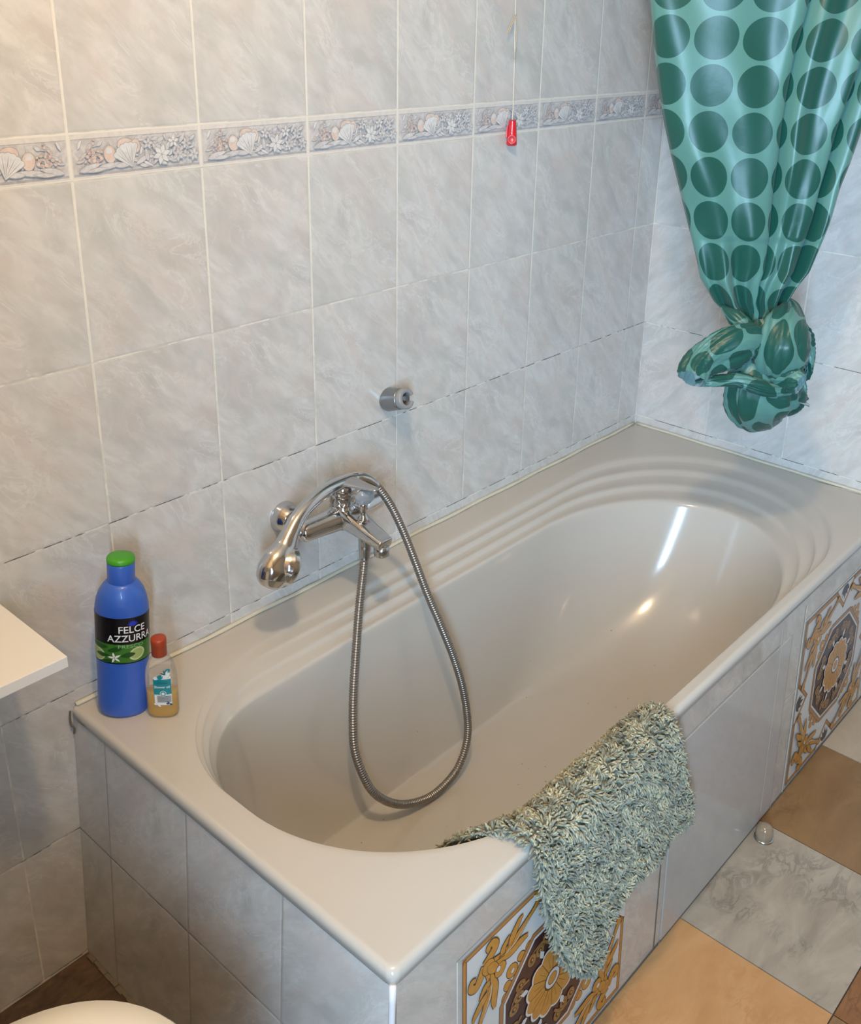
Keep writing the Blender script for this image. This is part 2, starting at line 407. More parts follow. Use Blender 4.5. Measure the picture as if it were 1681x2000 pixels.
# ------------------------------------------------------------------ bathtub
def contour(x0, x1, yf, yb, fl, bl, br, fr, ns=14, na=26, e=2.0):
    P = []
    def seg(a, b_):
        for i in range(ns): t_ = i / ns; P.append((lerp(a[0], b_[0], t_), lerp(a[1], b_[1], t_)))
    def arc(cx, cy, rx, ry, a0):
        for i in range(na):
            a = a0 + (PI / 2) * i / na; c, s = math.cos(a), math.sin(a)
            P.append((cx + rx * math.copysign(abs(c) ** (2/e), c), cy + ry * math.copysign(abs(s) ** (2/e), s)))
    seg((x0 + fl[0], yf), (x1 - fr[0], yf)); arc(x1 - fr[0], yf + fr[1], fr[0], fr[1], -PI/2)
    seg((x1, yf + fr[1]), (x1, yb - br[1])); arc(x1 - br[0], yb - br[1], br[0], br[1], 0)
    seg((x1 - br[0], yb), (x0 + bl[0], yb)); arc(x0 + bl[0], yb - bl[1], bl[0], bl[1], PI/2)
    seg((x0, yb - bl[1]), (x0, yf + fl[1])); arc(x0 + fl[0], yf + fl[1], fl[0], fl[1], PI)
    return np.array(P)
TX0, TX1, TYF, ZT = -.0965, 1.4835, -.677, .4764
def rect(i, r=.012):
    r2 = (r, r); s = (.004, .004)
    return contour(TX0 + i, TX1, TYF + i, -.0015, r2, s, s, s)
O_ = contour(-.049, 1.432, -.654, -.072, (.32, .29), (.28, .24), (.32, .27), (.34, .29))
I_ = contour(-.040, 1.222, -.645, -.152, (.30, .275), (.18, .20), (.34, .235), (.38, .245))
Bt = contour(.105, .86, -.565, -.205, (.17, .17), (.14, .14), (.16, .17), (.16, .17), e=2.2)
loops = []
def L(c, z): loops.append(np.column_stack([c, np.full(len(c), z)]))
L(rect(.005), .455); L(rect(0.0), .457); L(rect(0), .4665)
for k in range(1, 6):
    a = k / 5 * PI / 2; L(rect(.009 * (1 - math.cos(a)), .012), .4674 + .009 * math.sin(a))
R2 = rect(.011); L(R2, ZT)
for s in (.33, .66, .93): L(R2 * (1 - s) + O_ * s, ZT)
L(O_, ZT - .0004)
for s, z in ((.04, .4738), (.07, .4690), (.11, .4672), (.21, .4675), (.29, .4688), (.33, .4690), (.355, .4670), (.385, .4615), (.42, .4597), (.53, .4600), (.61, .4612), (.65, .4612), (.675, .4590), (.705, .4538), (.75, .4520), (.85, .4523), (.92, .4533), (.96, .4525), (.985, .4480), (1.0, .441)):
    gap = np.linalg.norm(O_ - I_, axis=1); k_ = np.clip((gap - .022) / .05, 0, 1) * (.18 + .82 * np.clip((O_[:, 0] - .22) / .30, 0, 1))
    zs_ = ZT - (ZT - .441) * (.35 * s + .65 * s ** 3)
    c_ = O_ * (1 - s) + I_ * s; loops.append(np.column_stack([c_, zs_ * (1 - k_) + z * k_]))
for s, z in ((.02, .425), (.05, .40), (.12, .35), (.22, .29), (.36, .235), (.52, .19), (.68, .158), (.82, .136), (.93, .124), (1.0, .119)):
    L(I_ * (1 - s) + Bt * s, z)
cb = np.array((.42, -.385))
for s, z in ((.85, .1165), (.6, .1150), (.3, .1142), (.08, .1138)): L(cb + (Bt - cb) * s, z)
n = len(loops[0]); V = np.vstack(loops); F = []
for k in range(len(loops) - 1):
    for i in range(n):
        j = (i + 1) % n; F.append((k*n+i, k*n+j, (k+1)*n+j, (k+1)*n+i))
F.append(tuple(range((len(loops)-1)*n, len(loops)*n)))
tub = empty('bathtub', (0, 0, 0), 'long white built-in bath with stepped rim and tiled sides', 'bathtub')
obj('basin', V, F, M['enamel'], tub)
# tiled front and end sides (leaning out a little towards the floor)
def ay_(z): return -.6755 - .0150 * (1 - z / .458)       # y of the front side
def ax_(z): return -.0950 - .029 * (1 - z / .458)       # x of the end side
zs = np.linspace(.4575, .0005, 12)
V = []; F = []
for z in zs: V += [(ax_(z), -.0005, z), (ax_(z), ay_(z), z)]
for i in range(11): F.append((2*i, 2*i+1, 2*i+3, 2*i+2))
obj('end_side', V, F, M['end_apron'], tub, smooth=False)
V = []; F = []
for z in zs: V += [(ax_(z), ay_(z), z), (TX1, ay_(z), z)]
for i in range(11): F.append((2*i, 2*i+1, 2*i+3, 2*i+2))
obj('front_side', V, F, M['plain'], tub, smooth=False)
# corner bead where the two sides meet
pth = [(ax_(z) + .001, ay_(z) + .001, z) for z in np.linspace(.458, .001, 20)]
v, f = sweep(pth, lambda k, N: (.0042, .0042), 12); o = obj('corner_bead', v, f, simple('white_corner_filler', (.70, .70, .72), .4), tub)
crk = []; rr = random.Random(5)
for i in range(26):
    z = .435 - i * .012; x = ax_(z) + .002 + rr.uniform(-.0008, .0008); h = rr.uniform(.003, .007)
    wd_ = rr.uniform(.0001, .0012) if i % 5 else .0002
    for dx in (0, wd_): crk.append((x + dx, ay_(z) - .0034, z))
obj('crack', crk, [(2*i, 2*i+2, 2*i+3, 2*i+1) for i in range(25)], M['grout_dark'], tub, smooth=False)
# access door and joints on the front
def on_front(x, z, d): return (x, ay_(z) - d, z)
def strip(b, x0, z0, x1, z1, wd, d=.0006, mi=0, n=8):
    dx, dz = x1 - x0, z1 - z0; Ln = math.hypot(dx, dz); px, pz = -dz / Ln * wd / 2, dx / Ln * wd / 2
    for i in range(n):
        a, c = i / n, (i + 1) / n
        q = [(x0 + dx*a + px, z0 + dz*a + pz), (x0 + dx*a - px, z0 + dz*a - pz), (x0 + dx*c - px, z0 + dz*c - pz), (x0 + dx*c + px, z0 + dz*c + pz)]
        b.add([on_front(x, z, d) for x, z in q], [(0, 1, 2, 3)], mi)
V = []; zz = (.400, .008)
for z in zz: V += [on_front(.532, z, .0022), on_front(.948, z, .0022)]
b = MB(); b.add(V, [(0, 2, 3, 1)]); V2 = [on_front(.532, z, 0) for z in zz] + [on_front(.948, z, 0) for z in zz]
b.add([V[0], V[2], V2[0], V2[1]], [(0, 1, 3, 2)]); b.add([V[1], V[3], V2[2], V2[3]], [(0, 2, 3, 1)]); b.add([V[0], V[1], V2[0], V2[2]], [(0, 2, 3, 1)])
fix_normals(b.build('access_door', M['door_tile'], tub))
b = MB()
strip(b, .012, .402, .90, .402, .0022, .0007, 0); strip(b, .512, .40, .512, .002, .0032, .0008, 1); strip(b, .526, .40, .526, .002, .0016, .0026, 0)
strip(b, .755, .438, .755, .404, .0018, .0007, 0); strip(b, .903, .436, .903, .404, .0016, .0007, 2); strip(b, .952, .402, .952, .003, .0018, .0024, 0)
strip(b, .903, .402, .903, .03, .0012, .0025, 2)
strip(b, .953, .250, 1.008, .250, .0018, .0007, 2); strip(b, 1.009, .438, 1.009, .002, .0042, .0009, 2); strip(b, 1.415, .43, 1.415, .002, .003, .0008, 2)
strip(b, .42, .250, .51, .250, .0014, .0007, 2); strip(b, .53, .250, .56, .250, .0010, .0026, 2)
strip(b, .012, .402, .012, .002, .002, .0007, 2); strip(b, 1.01, .402, 1.475, .402, .0022, .0007, 2)
strip(b, ax_(0), .003, 1.47, .003, .005, .0009, 1, 30)
b.build('joint', [M['grout_mid'], M['grout_dark'], M['grout_white']], tub)
b = MB()                                  # dirt line at the floor and the dark gap by the wall
for i in range(40):
    y = -.01 - i * .0165; h = rr.uniform(.002, .006); b.box((ax_(0) - .004 - rr.uniform(0, .004), y - .0175, .0), (ax_(0) + .002, y, h))
b.build('dirt_line', M['grout_dark'], tub); b = MB()
pts = [(-.099, -.002, .470), (-.1015, -.003, .458), (-.1012, -.0045, .447), (-.098, -.0055, .440), (-.0985, -.004, .430)]
v, f = sweep(catmull(pts, 6), lambda k, N: (.0016, .0016), 8); b.add(v, f)
b.build('joint_gap', M['grout_dark'], tub)

# ---- orange floral tile pictures on the front (four 20 cm tiles each)
DM = [simple('picture_white_glaze', (.58, .56, .53), .34), art_mat('ochre_glaze', (.44, .19, .03), (.52, .235, .04), 120, .34),
      simple('tan_line_glaze', (.36, .155, .05), .34), simple('plum_glaze', (.040, .013, .016), .34), simple('brown_outline_glaze', (.055, .022, .010), .34),
      simple('navy_glaze', (.012, .012, .028), .34), art_mat('bronze_glaze', (.16, .075, .02), (.34, .17, .05), 300, .34)]
PIC = []
pz = [0]
def pp(P, mi, ol=0.0, olm=4):
    if ol: PIC.append((grow(P, ol), olm, pz[0])); pz[0] += 1
    PIC.append((P, mi, pz[0])); pz[0] += 1
def stroke(pts, ws, n=6):
    P = catmull(pts, n); W = np.interp(np.linspace(0, 1, len(P)), np.linspace(0, 1, len(ws)), ws)
    T = np.gradient(P, axis=0); T /= np.linalg.norm(T, axis=1)[:, None] + 1e-9; N = np.column_stack([-T[:, 1], T[:, 0]])
    a = P + N * W[:, None] / 2; c = P - N * W[:, None] / 2
    return [tuple(q) for q in a] + [tuple(q) for q in c[::-1]]
def sk(pts, ws, mi, ol=.9, olm=4, X=lambda p: p):
    if mi == 1: ws = [w_ * 1.45 for w_ in ws]; ol = 1.25
    if ol: PIC.append(([X(q) for q in stroke(pts, [w_ + 2 * ol for w_ in ws])], olm, pz[0])); pz[0] += 1
    PIC.append(([X(q) for q in stroke(pts, ws)], mi, pz[0])); pz[0] += 1
H = 192.0
pp([(-H, -H), (H, -H), (H, H), (-H, H)], 0)
# outer frame with V notches at the middle of every side
fr_ = []
for k in range(4):
    c, s = (1, 0, -1, 0)[k], (0, 1, 0, -1)[k]
    for a, b_ in ((-187, -187), (-45, -187), (0, -142), (45, -187)):
        fr_.append((a * c - b_ * s, a * s + b_ * c))
fr_c = fr_ + [fr_[0]]
def line(P, wd, mi):
    for i in range(len(P) - 1):
        (x0, y0), (x1, y1) = P[i], P[i+1]; L_ = math.hypot(x1-x0, y1-y0); nx, ny = -(y1-y0)/L_*wd/2, (x1-x0)/L_*wd/2
        ex, ey = (x1-x0)/L_*wd*.4, (y1-y0)/L_*wd*.4
        PIC.append(([(x0-ex+nx, y0-ey+ny), (x0-ex-nx, y0-ey-ny), (x1+ex-nx, y1+ey-ny), (x1+ex+nx, y1+ey+ny)], mi, pz[0]))
    pz[0] += 1
line(fr_c, 9, 4); line(fr_c, 7, 2); line(fr_c, 2.0, 1)
for k in range(4):                        # navy palmettes in the notches
    c, s = (1, 0, -1, 0)[k], (0, 1, 0, -1)[k]; X = lambda p: (p[0]*c - p[1]*s, p[0]*s + p[1]*c)
    for a in (-.9, -.45, 0, .45, .9):
        pp([X(q) for q in leaf2(0, -190, PI/2 + a, 34 - 9 * abs(a), 5.5)], 5)
# octagon
def octo(r): return [(r / math.cos(PI/8) * math.cos(PI/8 + k*PI/4), r / math.cos(PI/8) * math.sin(PI/8 + k*PI/4)) for k in range(8)]
for k in range(4):                        # ornaments on the diagonal sides
    a = PI/4 + k*PI/2
    for d, r_, rad in ((-.30, 118, 9), (-.16, 124, 9), (0, 130, 13), (.16, 124, 9), (.30, 118, 9)):
        pp(circ2(r_*math.cos(a+d), r_*math.sin(a+d), rad, rad * .8, 14, a), 1, 1.2)
    pp(circ2(128*math.cos(a), 128*math.sin(a), 3, 4, 10, a), 0, .6)
pp(octo(118), 4); pp(octo(117), 2); pp(octo(110), 4); pp(octo(109), 0); pp(octo(104.5), 3)
for k in range(8):
    a = PI/8 + k * PI/4
    for d, r_ in ((-.2, 88), (.2, 88), (0, 82)):
        pp(circ2(r_*math.cos(a+d), r_*math.sin(a+d), 11, 9, 12, a), 6, .8)
        pp(circ2(r_*math.cos(a+d), r_*math.sin(a+d), 5, 4, 10, a), 3, 0); pp(circ2(r_*math.cos(a+d)+1, r_*math.sin(a+d), 2.6, 2, 8, a), 1, 0)
    q = leaf2(58*math.cos(a), 58*math.sin(a), a, 22, 5.5, 2); pp(q, 0, .9)
    sk([(70*math.cos(a-.28), 70*math.sin(a-.28)), (90*math.cos(a-.1), 90*math.sin(a-.1)), (97*math.cos(a+.12), 97*math.sin(a+.12))], [4, 5, 2], 6, .7)
def rose(r0, dr, n=12, m_=8):
    P = []
    for i in range(n * m_):
        a = 2*PI*i/(n*m_); P.append(((r0 + dr*abs(math.sin(a*n/2)))*math.cos(a), (r0 + dr*abs(math.sin(a*n/2)))*math.sin(a)))
    return P
pp(rose(57, 7), 4); pp(rose(55.5, 7), 0); pp(rose(52, 7), 1)
for k in range(12):
    a = 2*PI*k/12; pp([(16*math.cos(a-.035), 16*math.sin(a-.035)), (51*math.cos(a-.008), 51*math.sin(a-.008)), (51*math.cos(a+.008), 51*math.sin(a+.008)), (16*math.cos(a+.035), 16*math.sin(a+.035))], 4)
    a += PI/12; pp([(24*math.cos(a-.012), 24*math.sin(a-.012)), (44*math.cos(a-.005), 44*math.sin(a-.005)), (44*math.cos(a+.005), 44*math.sin(a+.005)), (24*math.cos(a+.012), 24*math.sin(a+.012))], 4)
pp(circ2(0, 0, 19, 19, 24), 4); pp(circ2(0, 0, 16, 16, 24), 0); pp(circ2(0, 0, 10.5, 10.5, 20), 4); pp(circ2(0, 0, 9.5, 9.5, 20), 1)
# corner scrolls
for k in range(4):
    for sw in (0, 1):
        sxk, syk = ((-1, 1), (1, 1), (1, -1), (-1, -1))[k]
        def X(p, sw=sw, sxk=sxk, syk=syk):
            a, b_ = (p[1], p[0]) if sw else p
            return (sxk * (185 - a), syk * (185 - b_))
        sk([(34, 34), (50, 46), (72, 49), (96, 42), (118, 30), (140, 18)], [9, 14, 13, 9, 6, 3], 1, 1, X=X)
        sk([(60, 47), (86, 56), (108, 54), (124, 55)], [5, 8, 8, 3], 1, 1, X=X)
        sk([(84, 44), (92, 30), (104, 16), (112, 12)], [5, 9, 6, 2], 1, 1, X=X)
        sk([(70, 45), (72, 36), (80, 28), (84, 24)], [6, 7, 4, 1], 1, .8, X=X)
        sk([(34, 34), (46, 27), (56, 18), (50, 8), (41, 10), (43, 17)], [10, 10, 9, 7, 6, 4], 1, 1, X=X)
        sk([(128, 25), (140, 18), (148, 11), (154, 14), (150, 21)], [4, 6, 6, 5, 4], 1, .9, X=X)
        sk([(76, 49), (96, 46), (124, 31)], [1.2, 1.6, .8], 0, 0, X=X)
        sk([(40, 38), (56, 45), (74, 45), (90, 39)], [.8, 1.0, 1.0, .6], 4, 0, X=X)
        pp([X(p) for p in ((44, 52), (50, 74), (56, 66), (68, 78), (72, 66), (64, 56), (56, 46))], 1, 1)
    X = lambda p: (sxk * (185 - p[0]), syk * (185 - p[1]))
    pp([X(p) for p in circ2(42, 42, 13, 11, 16, PI/4)], 1, 1); pp([X(p) for p in leaf2(40, 40, PI/4, 34, 8)], 1, .8)
    pp([X(p) for p in circ2(66, 66, 11, 11, 14)], 1, 1); pp([X(p) for p in circ2(62, 62, 4.2, 4.2, 12)], 0, .6)
def picture(cx, name, label):
    b = MB()
    for P, mi, Lr in PIC:
        V = [on_front(cx + x / 1000, .2045 + y / 1000, .0012 + Lr * .0000075) for x, y in P]
        V = [(a, b_, max(c_, .0045)) for a, b_, c_ in V]
        ar = sum(P[i-1][0] * P[i][1] - P[i][0] * P[i-1][1] for i in range(len(P)))
        if ar < 0: V = V[::-1]
        b.add(V, [tuple(range(len(V)))], mi)
    o = b.build(name, DM, tub); tag(o, label)
picture(.212, 'picture_tile', 'ochre and plum floral picture tile at the near end')
picture(1.212, 'picture_tile', 'ochre and plum floral picture tile at the far end')

# clear door stop / magnet bead on the floor at the access door
t = NT('pearly_plastic'); t.set(Base_Color=t.mix(t.noise(t.objc(), 60, 2), (.50, .40, .29), (.30, .21, .13)), Roughness=.15, Coat_Weight=.6); t.b.inputs['Transmission Weight'].default_value = .35
ds = empty('door_stop', (.874, -.7165, 0), 'small pearly round door stop on the floor against the bath side', 'door stop')
v, f = lathe([(.001, 0), (.014, 0), (.0165, .004), (.0165, .014), (.0155, .022), (.012, .029), (.006, .0325), (.001, .033)], 28); obj('dome', v, f, t.m, ds)
v, f = lathe([(.001, .0008), (.0185, .0008), (.0185, .003), (.0165, .004)], 28); obj('base_ring', v, f, M['chrome2'], ds)

# ------------------------------------------------------------------ bath mixer
mx = empty('bath_mixer', (.395, 0, .64), 'chrome single lever bath mixer mounted on the tiled wall', 'tap')
CX, CZ = .395, .64
def lo_(p): return (p[0] - CX, p[1], p[2] - CZ)
def tube(name, pts, rad, mat, parent, n=20, sub=8, prof=None, up=None, cap=True, off=True):
    P = catmull(pts, sub) if sub > 1 else np.array(pts)
    rs = np.array([r if isinstance(r, (tuple, list)) else (r, r) for r in rad]); xs = np.linspace(0, 1, len(rs))
    fn = lambda k, N: (np.interp(k / (N - 1), xs, rs[:, 0]), np.interp(k / (N - 1), xs, rs[:, 1]))
    if off: P = P - np.array([CX, 0, CZ])
    v, f = sweep(P, fn, n, cap, prof, up); return fix_normals(obj(name, v, f, mat, parent))
for sx in (-1, 1):                        # wall roses
    xx = CX + sx * .075
    tube('wall_rose', [(xx, -.0005, CZ), (xx, -.004, CZ), (xx, -.014, CZ), (xx, -.026, CZ), (xx, -.030, CZ)], [.028, .028, .0265, .020, .014], M['chrome'], mx, 36, 4)
    tube('union_nut', [(xx, -.028, CZ), (xx, -.030, CZ), (xx, -.046, CZ), (xx, -.048, CZ)], [.0155, .0175, .0175, .015], M['chrome2'], mx, 6, 1)
# body bar (tapering towards the ends) and central column
tube('body', [(CX - .088, -.062, CZ - .003), (CX - .085, -.063, CZ - .003), (CX - .05, -.068, CZ - .002), (CX - .015, -.072, CZ), (CX + .015, -.072, CZ), (CX + .05, -.068, CZ - .002), (CX + .085, -.063, CZ - .003), (CX + .088, -.062, CZ - .003)],
     [(.012, .014), (.0185, .020), (.0195, .0205), (.022, .024), (.022, .024), (.0195, .0205), (.0185, .020), (.012, .014)], M['chrome'], mx, 28, 6)
v, f = lathe([(.001, -.02), (.020, -.02), (.024, -.005), (.025, .012), (.0235, .020), (.0215, .022), (.0215, .027), (.0235, .029), (.0235, .050), (.021, .053), (.001, .053)], 40)
o = obj('cartridge_housing', v, f, M['chrome'], mx, loc=(0, -.072, 0))
# spout: tapered box section pointing out over the bath
def spoutsec(a, t_):
    c, s = abs(math.cos(a)), abs(math.sin(a)); return 1 / (c ** 5 + s ** 5) ** .2
P = catmull([(CX, -.070, .645), (CX, -.100, .640), (CX, -.130, .632), (CX, -.160, .625), (CX, -.176, .6215)], 8)
rs = np.array([(.020, .024), (.0165, .022), (.013, .019), (.0105, .0165), (.0095, .0155)])
fn = lambda k, N: tuple(np.array([np.interp(k/(N-1), np.linspace(0, 1, 5), rs[:, 0]), np.interp(k/(N-1), np.linspace(0, 1, 5), rs[:, 1])]))
v, f = sweep(P - np.array([CX, 0, CZ]), fn, 32, True, spoutsec, up=(0, 0, 1.0)); bevel(fix_normals(obj('spout', v, f, M['chrome'], mx)), .002, 2, 60)
v, f = lathe([(.010, .004), (.0125, .003), (.0135, -.004), (.0130, -.014), (.011, -.016), (.010, -.0155), (.0095, -.010), (.001, -.010)], 28); obj('aerator', v, f, M['chrome2'], mx, loc=(0, -.166, -.027))
# diverter knob on the spout
v, f = lathe([(.009, -.002), (.010, .002), (.0065, .006), (.0055, .020), (.0085, .026), (.009, .030), (.006, .034)], 24); obj('diverter_stem', v, f, M['chrome'], mx, loc=(0, -.122, .010))
P = [(CX + .002, -.120, .678), (CX + .001, -.122, .684), (CX, -.126, .694), (CX - .001, -.130, .703), (CX - .001, -.132, .706)]
tube('diverter_knob', P, [(.004, .006), (.009, .014), (.010, .018), (.008, .013), (.003, .005)], M['grey_plastic'], mx, 24, 5)
# lever
v, f = lathe([(.001, .060), (.022, .060), (.0245, .058), (.0245, .044), (.0235, .042), (.001, .042)][::-1], 36); obj('lever_cap', v, f, M['chrome'], mx, loc=(0, -.072, .004))
P = [(CX, -.048, .699), (CX, -.056, .704), (CX, -.072, .7085), (CX, -.095, .7105), (CX, -.125, .713), (CX, -.150, .716), (CX, -.156, .7165)]
tube('lever', P, [(.003, .012), (.006, .020), (.0075, .0235), (.006, .018), (.0042, .0115), (.0032, .0075), (.0015, .004)], M['grey_gloss'], mx, 24, 6, up=(0, 0, 1.0))
# hose outlet below the body
tube('hose_outlet', [(.395, -.124, .622), (.395, -.125, .612), (.3945, -.1258, .600), (.393, -.127, .592)], [.010, .011, .011, .009], M['chrome2'], mx, 24, 3)
# cradle for the hand shower
tube('shower_cradle', [(CX - .004, -.060, .680), (CX - .008, -.055, .690), (CX - .012, -.058, .697)], [.008, .011, .012], M['chrome'], mx, 20, 4)

# ---- hand shower with its hose
hs = empty('hand_shower', (.365, -.08, .70), 'chrome hand shower with ribbed metal hose resting on the bath mixer', 'shower')
OF = np.array((.365, -.08, .70))
def hst(name, pts, rad, mat, n=28, sub=8, prof=None, up=None):
    P = catmull(pts, sub) - OF; rs = np.array([r if isinstance(r, (tuple, list)) else (r, r) for r in rad]); xs = np.linspace(0, 1, len(rs))
    v, f = sweep(P, lambda k, N: (np.interp(k/(N-1), xs, rs[:, 0]), np.interp(k/(N-1), xs, rs[:, 1])), n, True, prof, up)
    return fix_normals(obj(name, v, f, mat, hs))
hst('handle', [(.424,-.079,.7035),(.398,-.080,.7075),(.351,-.083,.7085),(.309,-.088,.701),(.278,-.093,.688),(.256,-.098,.669),(.240,-.102,.651),(.2235,-.106,.637),(.2130,-.108,.624),(.2070,-.109,.611),(.2025,-.110,.600),(.2005,-.110,.595)],
    [(.0105, .0105), (.0118, .0118), (.0120, .0122), (.0118, .0125), (.0125, .013), (.0150, .0145), (.0190, .0175), (.0258, .0215), (.0292, .0235), (.0275, .022), (.0185, .015), (.003, .003)], M['chrome'], 40, 10, up=(.55, -.35, -.75))
# round spray face on the far side of the head
c0 = np.array((.2255, -.108, .6285)); nn = np.array((.78, -.18, -.42)); nn /= np.linalg.norm(nn)
hst('spray_rim', [tuple(c0 + nn * d) for d in (-.010, -.002, .006, .013, .016, .0165)], [.022, .0285, .0330, .0342, .0325, .004], M['chrome'], 40, 4)
hst('spray_face', [tuple(c0 + nn * d) for d in (.0155, .0175, .0180)], [.027, .026, .010], M['black'], 32, 2)
HP = [(.3945,-.1258,.604),(.388,-.130,.570),(.371,-.140,.531),(.353,-.152,.494),(.329,-.170,.442),(.303,-.190,.382),(.287,-.205,.336),(.277,-.218,.295),(.279,-.232,.254),(.291,-.245,.212),(.317,-.255,.177),(.355,-.262,.148),(.405,-.266,.1285),(.447,-.268,.128),(.492,-.266,.141),(.524,-.260,.175),(.536,-.252,.216),(.535,-.240,.280),(.524,-.226,.347),(.509,-.205,.417),(.497,-.180,.481),(.487,-.155,.549),(.481,-.135,.596),(.471,-.115,.643),(.455,-.100,.679),(.440,-.088,.697),(.421,-.080,.7035)]
P = catmull(HP, 10); seg = np.linalg.norm(np.diff(P, axis=0), axis=1); s_ = np.concatenate([[0], np.cumsum(seg)])
step = .0011; ss = np.arange(0, s_[-1], step); Q = np.column_stack([np.interp(ss, s_, P[:, i]) for i in range(3)])
v, f = sweep(Q - OF, lambda k, N: ((.0074, .0056, .0072, .0077)[k % 4],) * 2, 14); obj('hose', v, f, M['hose'], hs)
tube_ = hst('hose_cone', [(.452, -.098, .6845), (.440, -.089, .6965), (.428, -.083, .7020), (.415, -.079, .7030)], [.0085, .0105, .0115, .0115], M['chrome'], 24, 4)
hst('hose_nut', [(.3945, -.1255, .606), (.3938, -.1262, .596), (.392, -.1275, .582), (.3895, -.129, .574)], [.0105, .0108, .0095, .0082], M['chrome2'], 24, 4)

# ---- shower bracket (empty)
hb = empty('shower_bracket', (.577, 0, .787), 'small empty grey chrome hand shower bracket on the wall tiles', 'shower bracket')
# cylinder standing out from the wall (axis -y) with a U slot cut through the free end
V = []; F = []; n = 48; R_, LEN = .0205, .047
prof = [(0.0, .0222), (.003, .0228), (.008, .0222), (.036, .0200), (.038, .0195)]
for d, r_ in prof:
    for i in range(n):
        a = 2*PI*i/n; V.append((r_*math.cos(a), -d, r_*math.sin(a)))
for k in range(len(prof)-1):
    for i in range(n):
        j = (i+1) % n; F.append((k*n+i, k*n+j, (k+1)*n+j, (k+1)*n+i))
F.append(tuple(range(n))); F.append(tuple(range((len(prof)-1)*n, len(prof)*n))[::-1])
fix_normals(obj('mount', V, F, simple('dull_chrome', (.30, .31, .32), .25, .9), hb))
cdir = -.15                                # slot centre angle (opens to the right, tilted down)
def fork():
    V = []; F = []; a0 = cdir + .42; a1 = cdir + 2*PI - .42; m_ = 44
    for k, d in enumerate((.034, .0505, .052)):
        for i in range(m_ + 1):
            a = lerp(a0, a1, i / m_); ro = (.0196, .0192, .0175)[k]; ri = (.0115, .0115, .0125)[k]
            V.append((ro*math.cos(a), -d, ro*math.sin(a))); V.append((ri*math.cos(a), -d, ri*math.sin(a)))
    w_ = 2 * (m_ + 1)
    for k in range(2):
        for i in range(m_):
            A = k*w_ + 2*i; F.append((A, A+2, A+2+w_, A+w_)); F.append((A+1, A+1+w_, A+3+w_, A+3))
        A = k*w_; F.append((A, A+w_, A+w_+1, A+1)); A = k*w_ + 2*m_; F.append((A, A+1, A+w_+1, A+w_))
    for i in range(m_):
        A = 2*w_ + 2*i; F.append((A, A+2, A+3, A+1)); A = 2*i; F.append((A, A+1, A+3, A+2))
    return V, F
v, f = fork(); fix_normals(obj('holder_fork', v, f, M['grey_plastic'], hb))
hb.rotation_euler = (math.radians(-16), 0, 0)
for ch in hb.children: pass

# ---- red pull toggle on its cord
rt = empty('pull_cord', (.901, -.012, 1.268), 'red plastic toggle hanging on a thin white cord at the tile border', 'pull cord', rot=(0, 0, math.radians(-50)))
redm = simple('red_plastic', (.62, .012, .022), .3, Coat_Weight=.4)
P = [(0, 0, .003), (0, 0, 0), (0, 0, -.012), (0, 0, -.026), (0, 0, -.036), (0, 0, -.043), (0, 0, -.0455)]
v, f = sweep(catmull(P, 5), lambda k, N: (np.interp(k/(N-1), [0, .1, .4, .65, .8, .93, 1], [.003, .0065, .0085, .0098, .0103, .007, .002]), np.interp(k/(N-1), [0, .1, .8, 1], [.003, .0055, .0085, .002])), 24, up=(1.0, 0, 0)); fix_normals(obj('toggle', v, f, redm, rt))
v, f = lathe([(.0085, 0), (.0088, .0015), (.0080, .0028), (.0062, .0028), (.0058, .0014), (.001, .0014)], 28)
o = obj('button', v, f, simple('pale_red_plastic', (.66, .06, .07), .35, Coat_Weight=.3), rt); o.rotation_euler = (PI/2, 0, 0); o.location = (0, -.0078, -.032)
b = MB(); b.box((-.0115, -.003, -.030), (-.0085, .003, -.008)); bevel(b.build('side_clip', redm, rt), .001)
cm = simple('white_cord', (.72, .68, .58), .8)
top = 1.268
un_ = lambda P: [(x * math.cos(.8727) - y * math.sin(.8727), x * math.sin(.8727) + y * math.cos(.8727), z) for x, y, z in P]
P = catmull(un_([(0, 0, .002), (-.0005, 0, .06), (-.001, .001, .12), (-.003, .002, .20), (-.008, .002, .45), (-.012, .002, .80), (-.014, .002, ZC - 1.268)]), 6)
v, f = sweep(P, lambda k, N: (.0009, .0009), 8)
o = obj('cord', v, f, cm, rt)
P = catmull(un_([(-.004, -.001, .190), (-.013, -.002, .184), (-.022, -.002, .170), (-.028, -.002, .160), (-.025, -.002, .158), (-.018, -.002, .170), (-.010, -.002, .182), (-.004, -.003, .186), (-.002, -.003, .168), (-.003, -.003, .145), (-.006, -.004, .128), (-.0075, -.004, .112)]), 6)
v, f = sweep(P, lambda k, N: (.0009, .0009), 8); obj('knotted_end', v, f, simple('old_cord', (.50, .44, .33), .8), rt)

# ------------------------------------------------------------------ bottles
def text_on(body, size, place, mat, name, parent, align='CENTER', sx=1.0, bold=0.0):
    cu = bpy.data.curves.new('txt', 'FONT'); cu.body = body; cu.size = size; cu.align_x = align; cu.offset = bold; cu.resolution_u = 3
    to = bpy.data.objects.new('txt', cu); COL.objects.link(to)
    bpy.context.view_layer.update(); dg = bpy.context.evaluated_depsgraph_get()
    me = bpy.data.meshes.new_from_object(to.evaluated_get(dg)); bpy.data.objects.remove(to); bpy.data.curves.remove(cu)
    bm = bmesh.new(); bm.from_mesh(me)
    bmesh.ops.triangulate(bm, faces=bm.faces); bm.to_mesh(me); bm.free()
    for vv in me.vertices: vv.co = place(vv.co.x * sx, vv.co.y)
    me.materials.clear(); me.materials.append(mat); me.name = name
    o = bpy.data.objects.new(name, me); COL.objects.link(o); o.parent = parent; return o
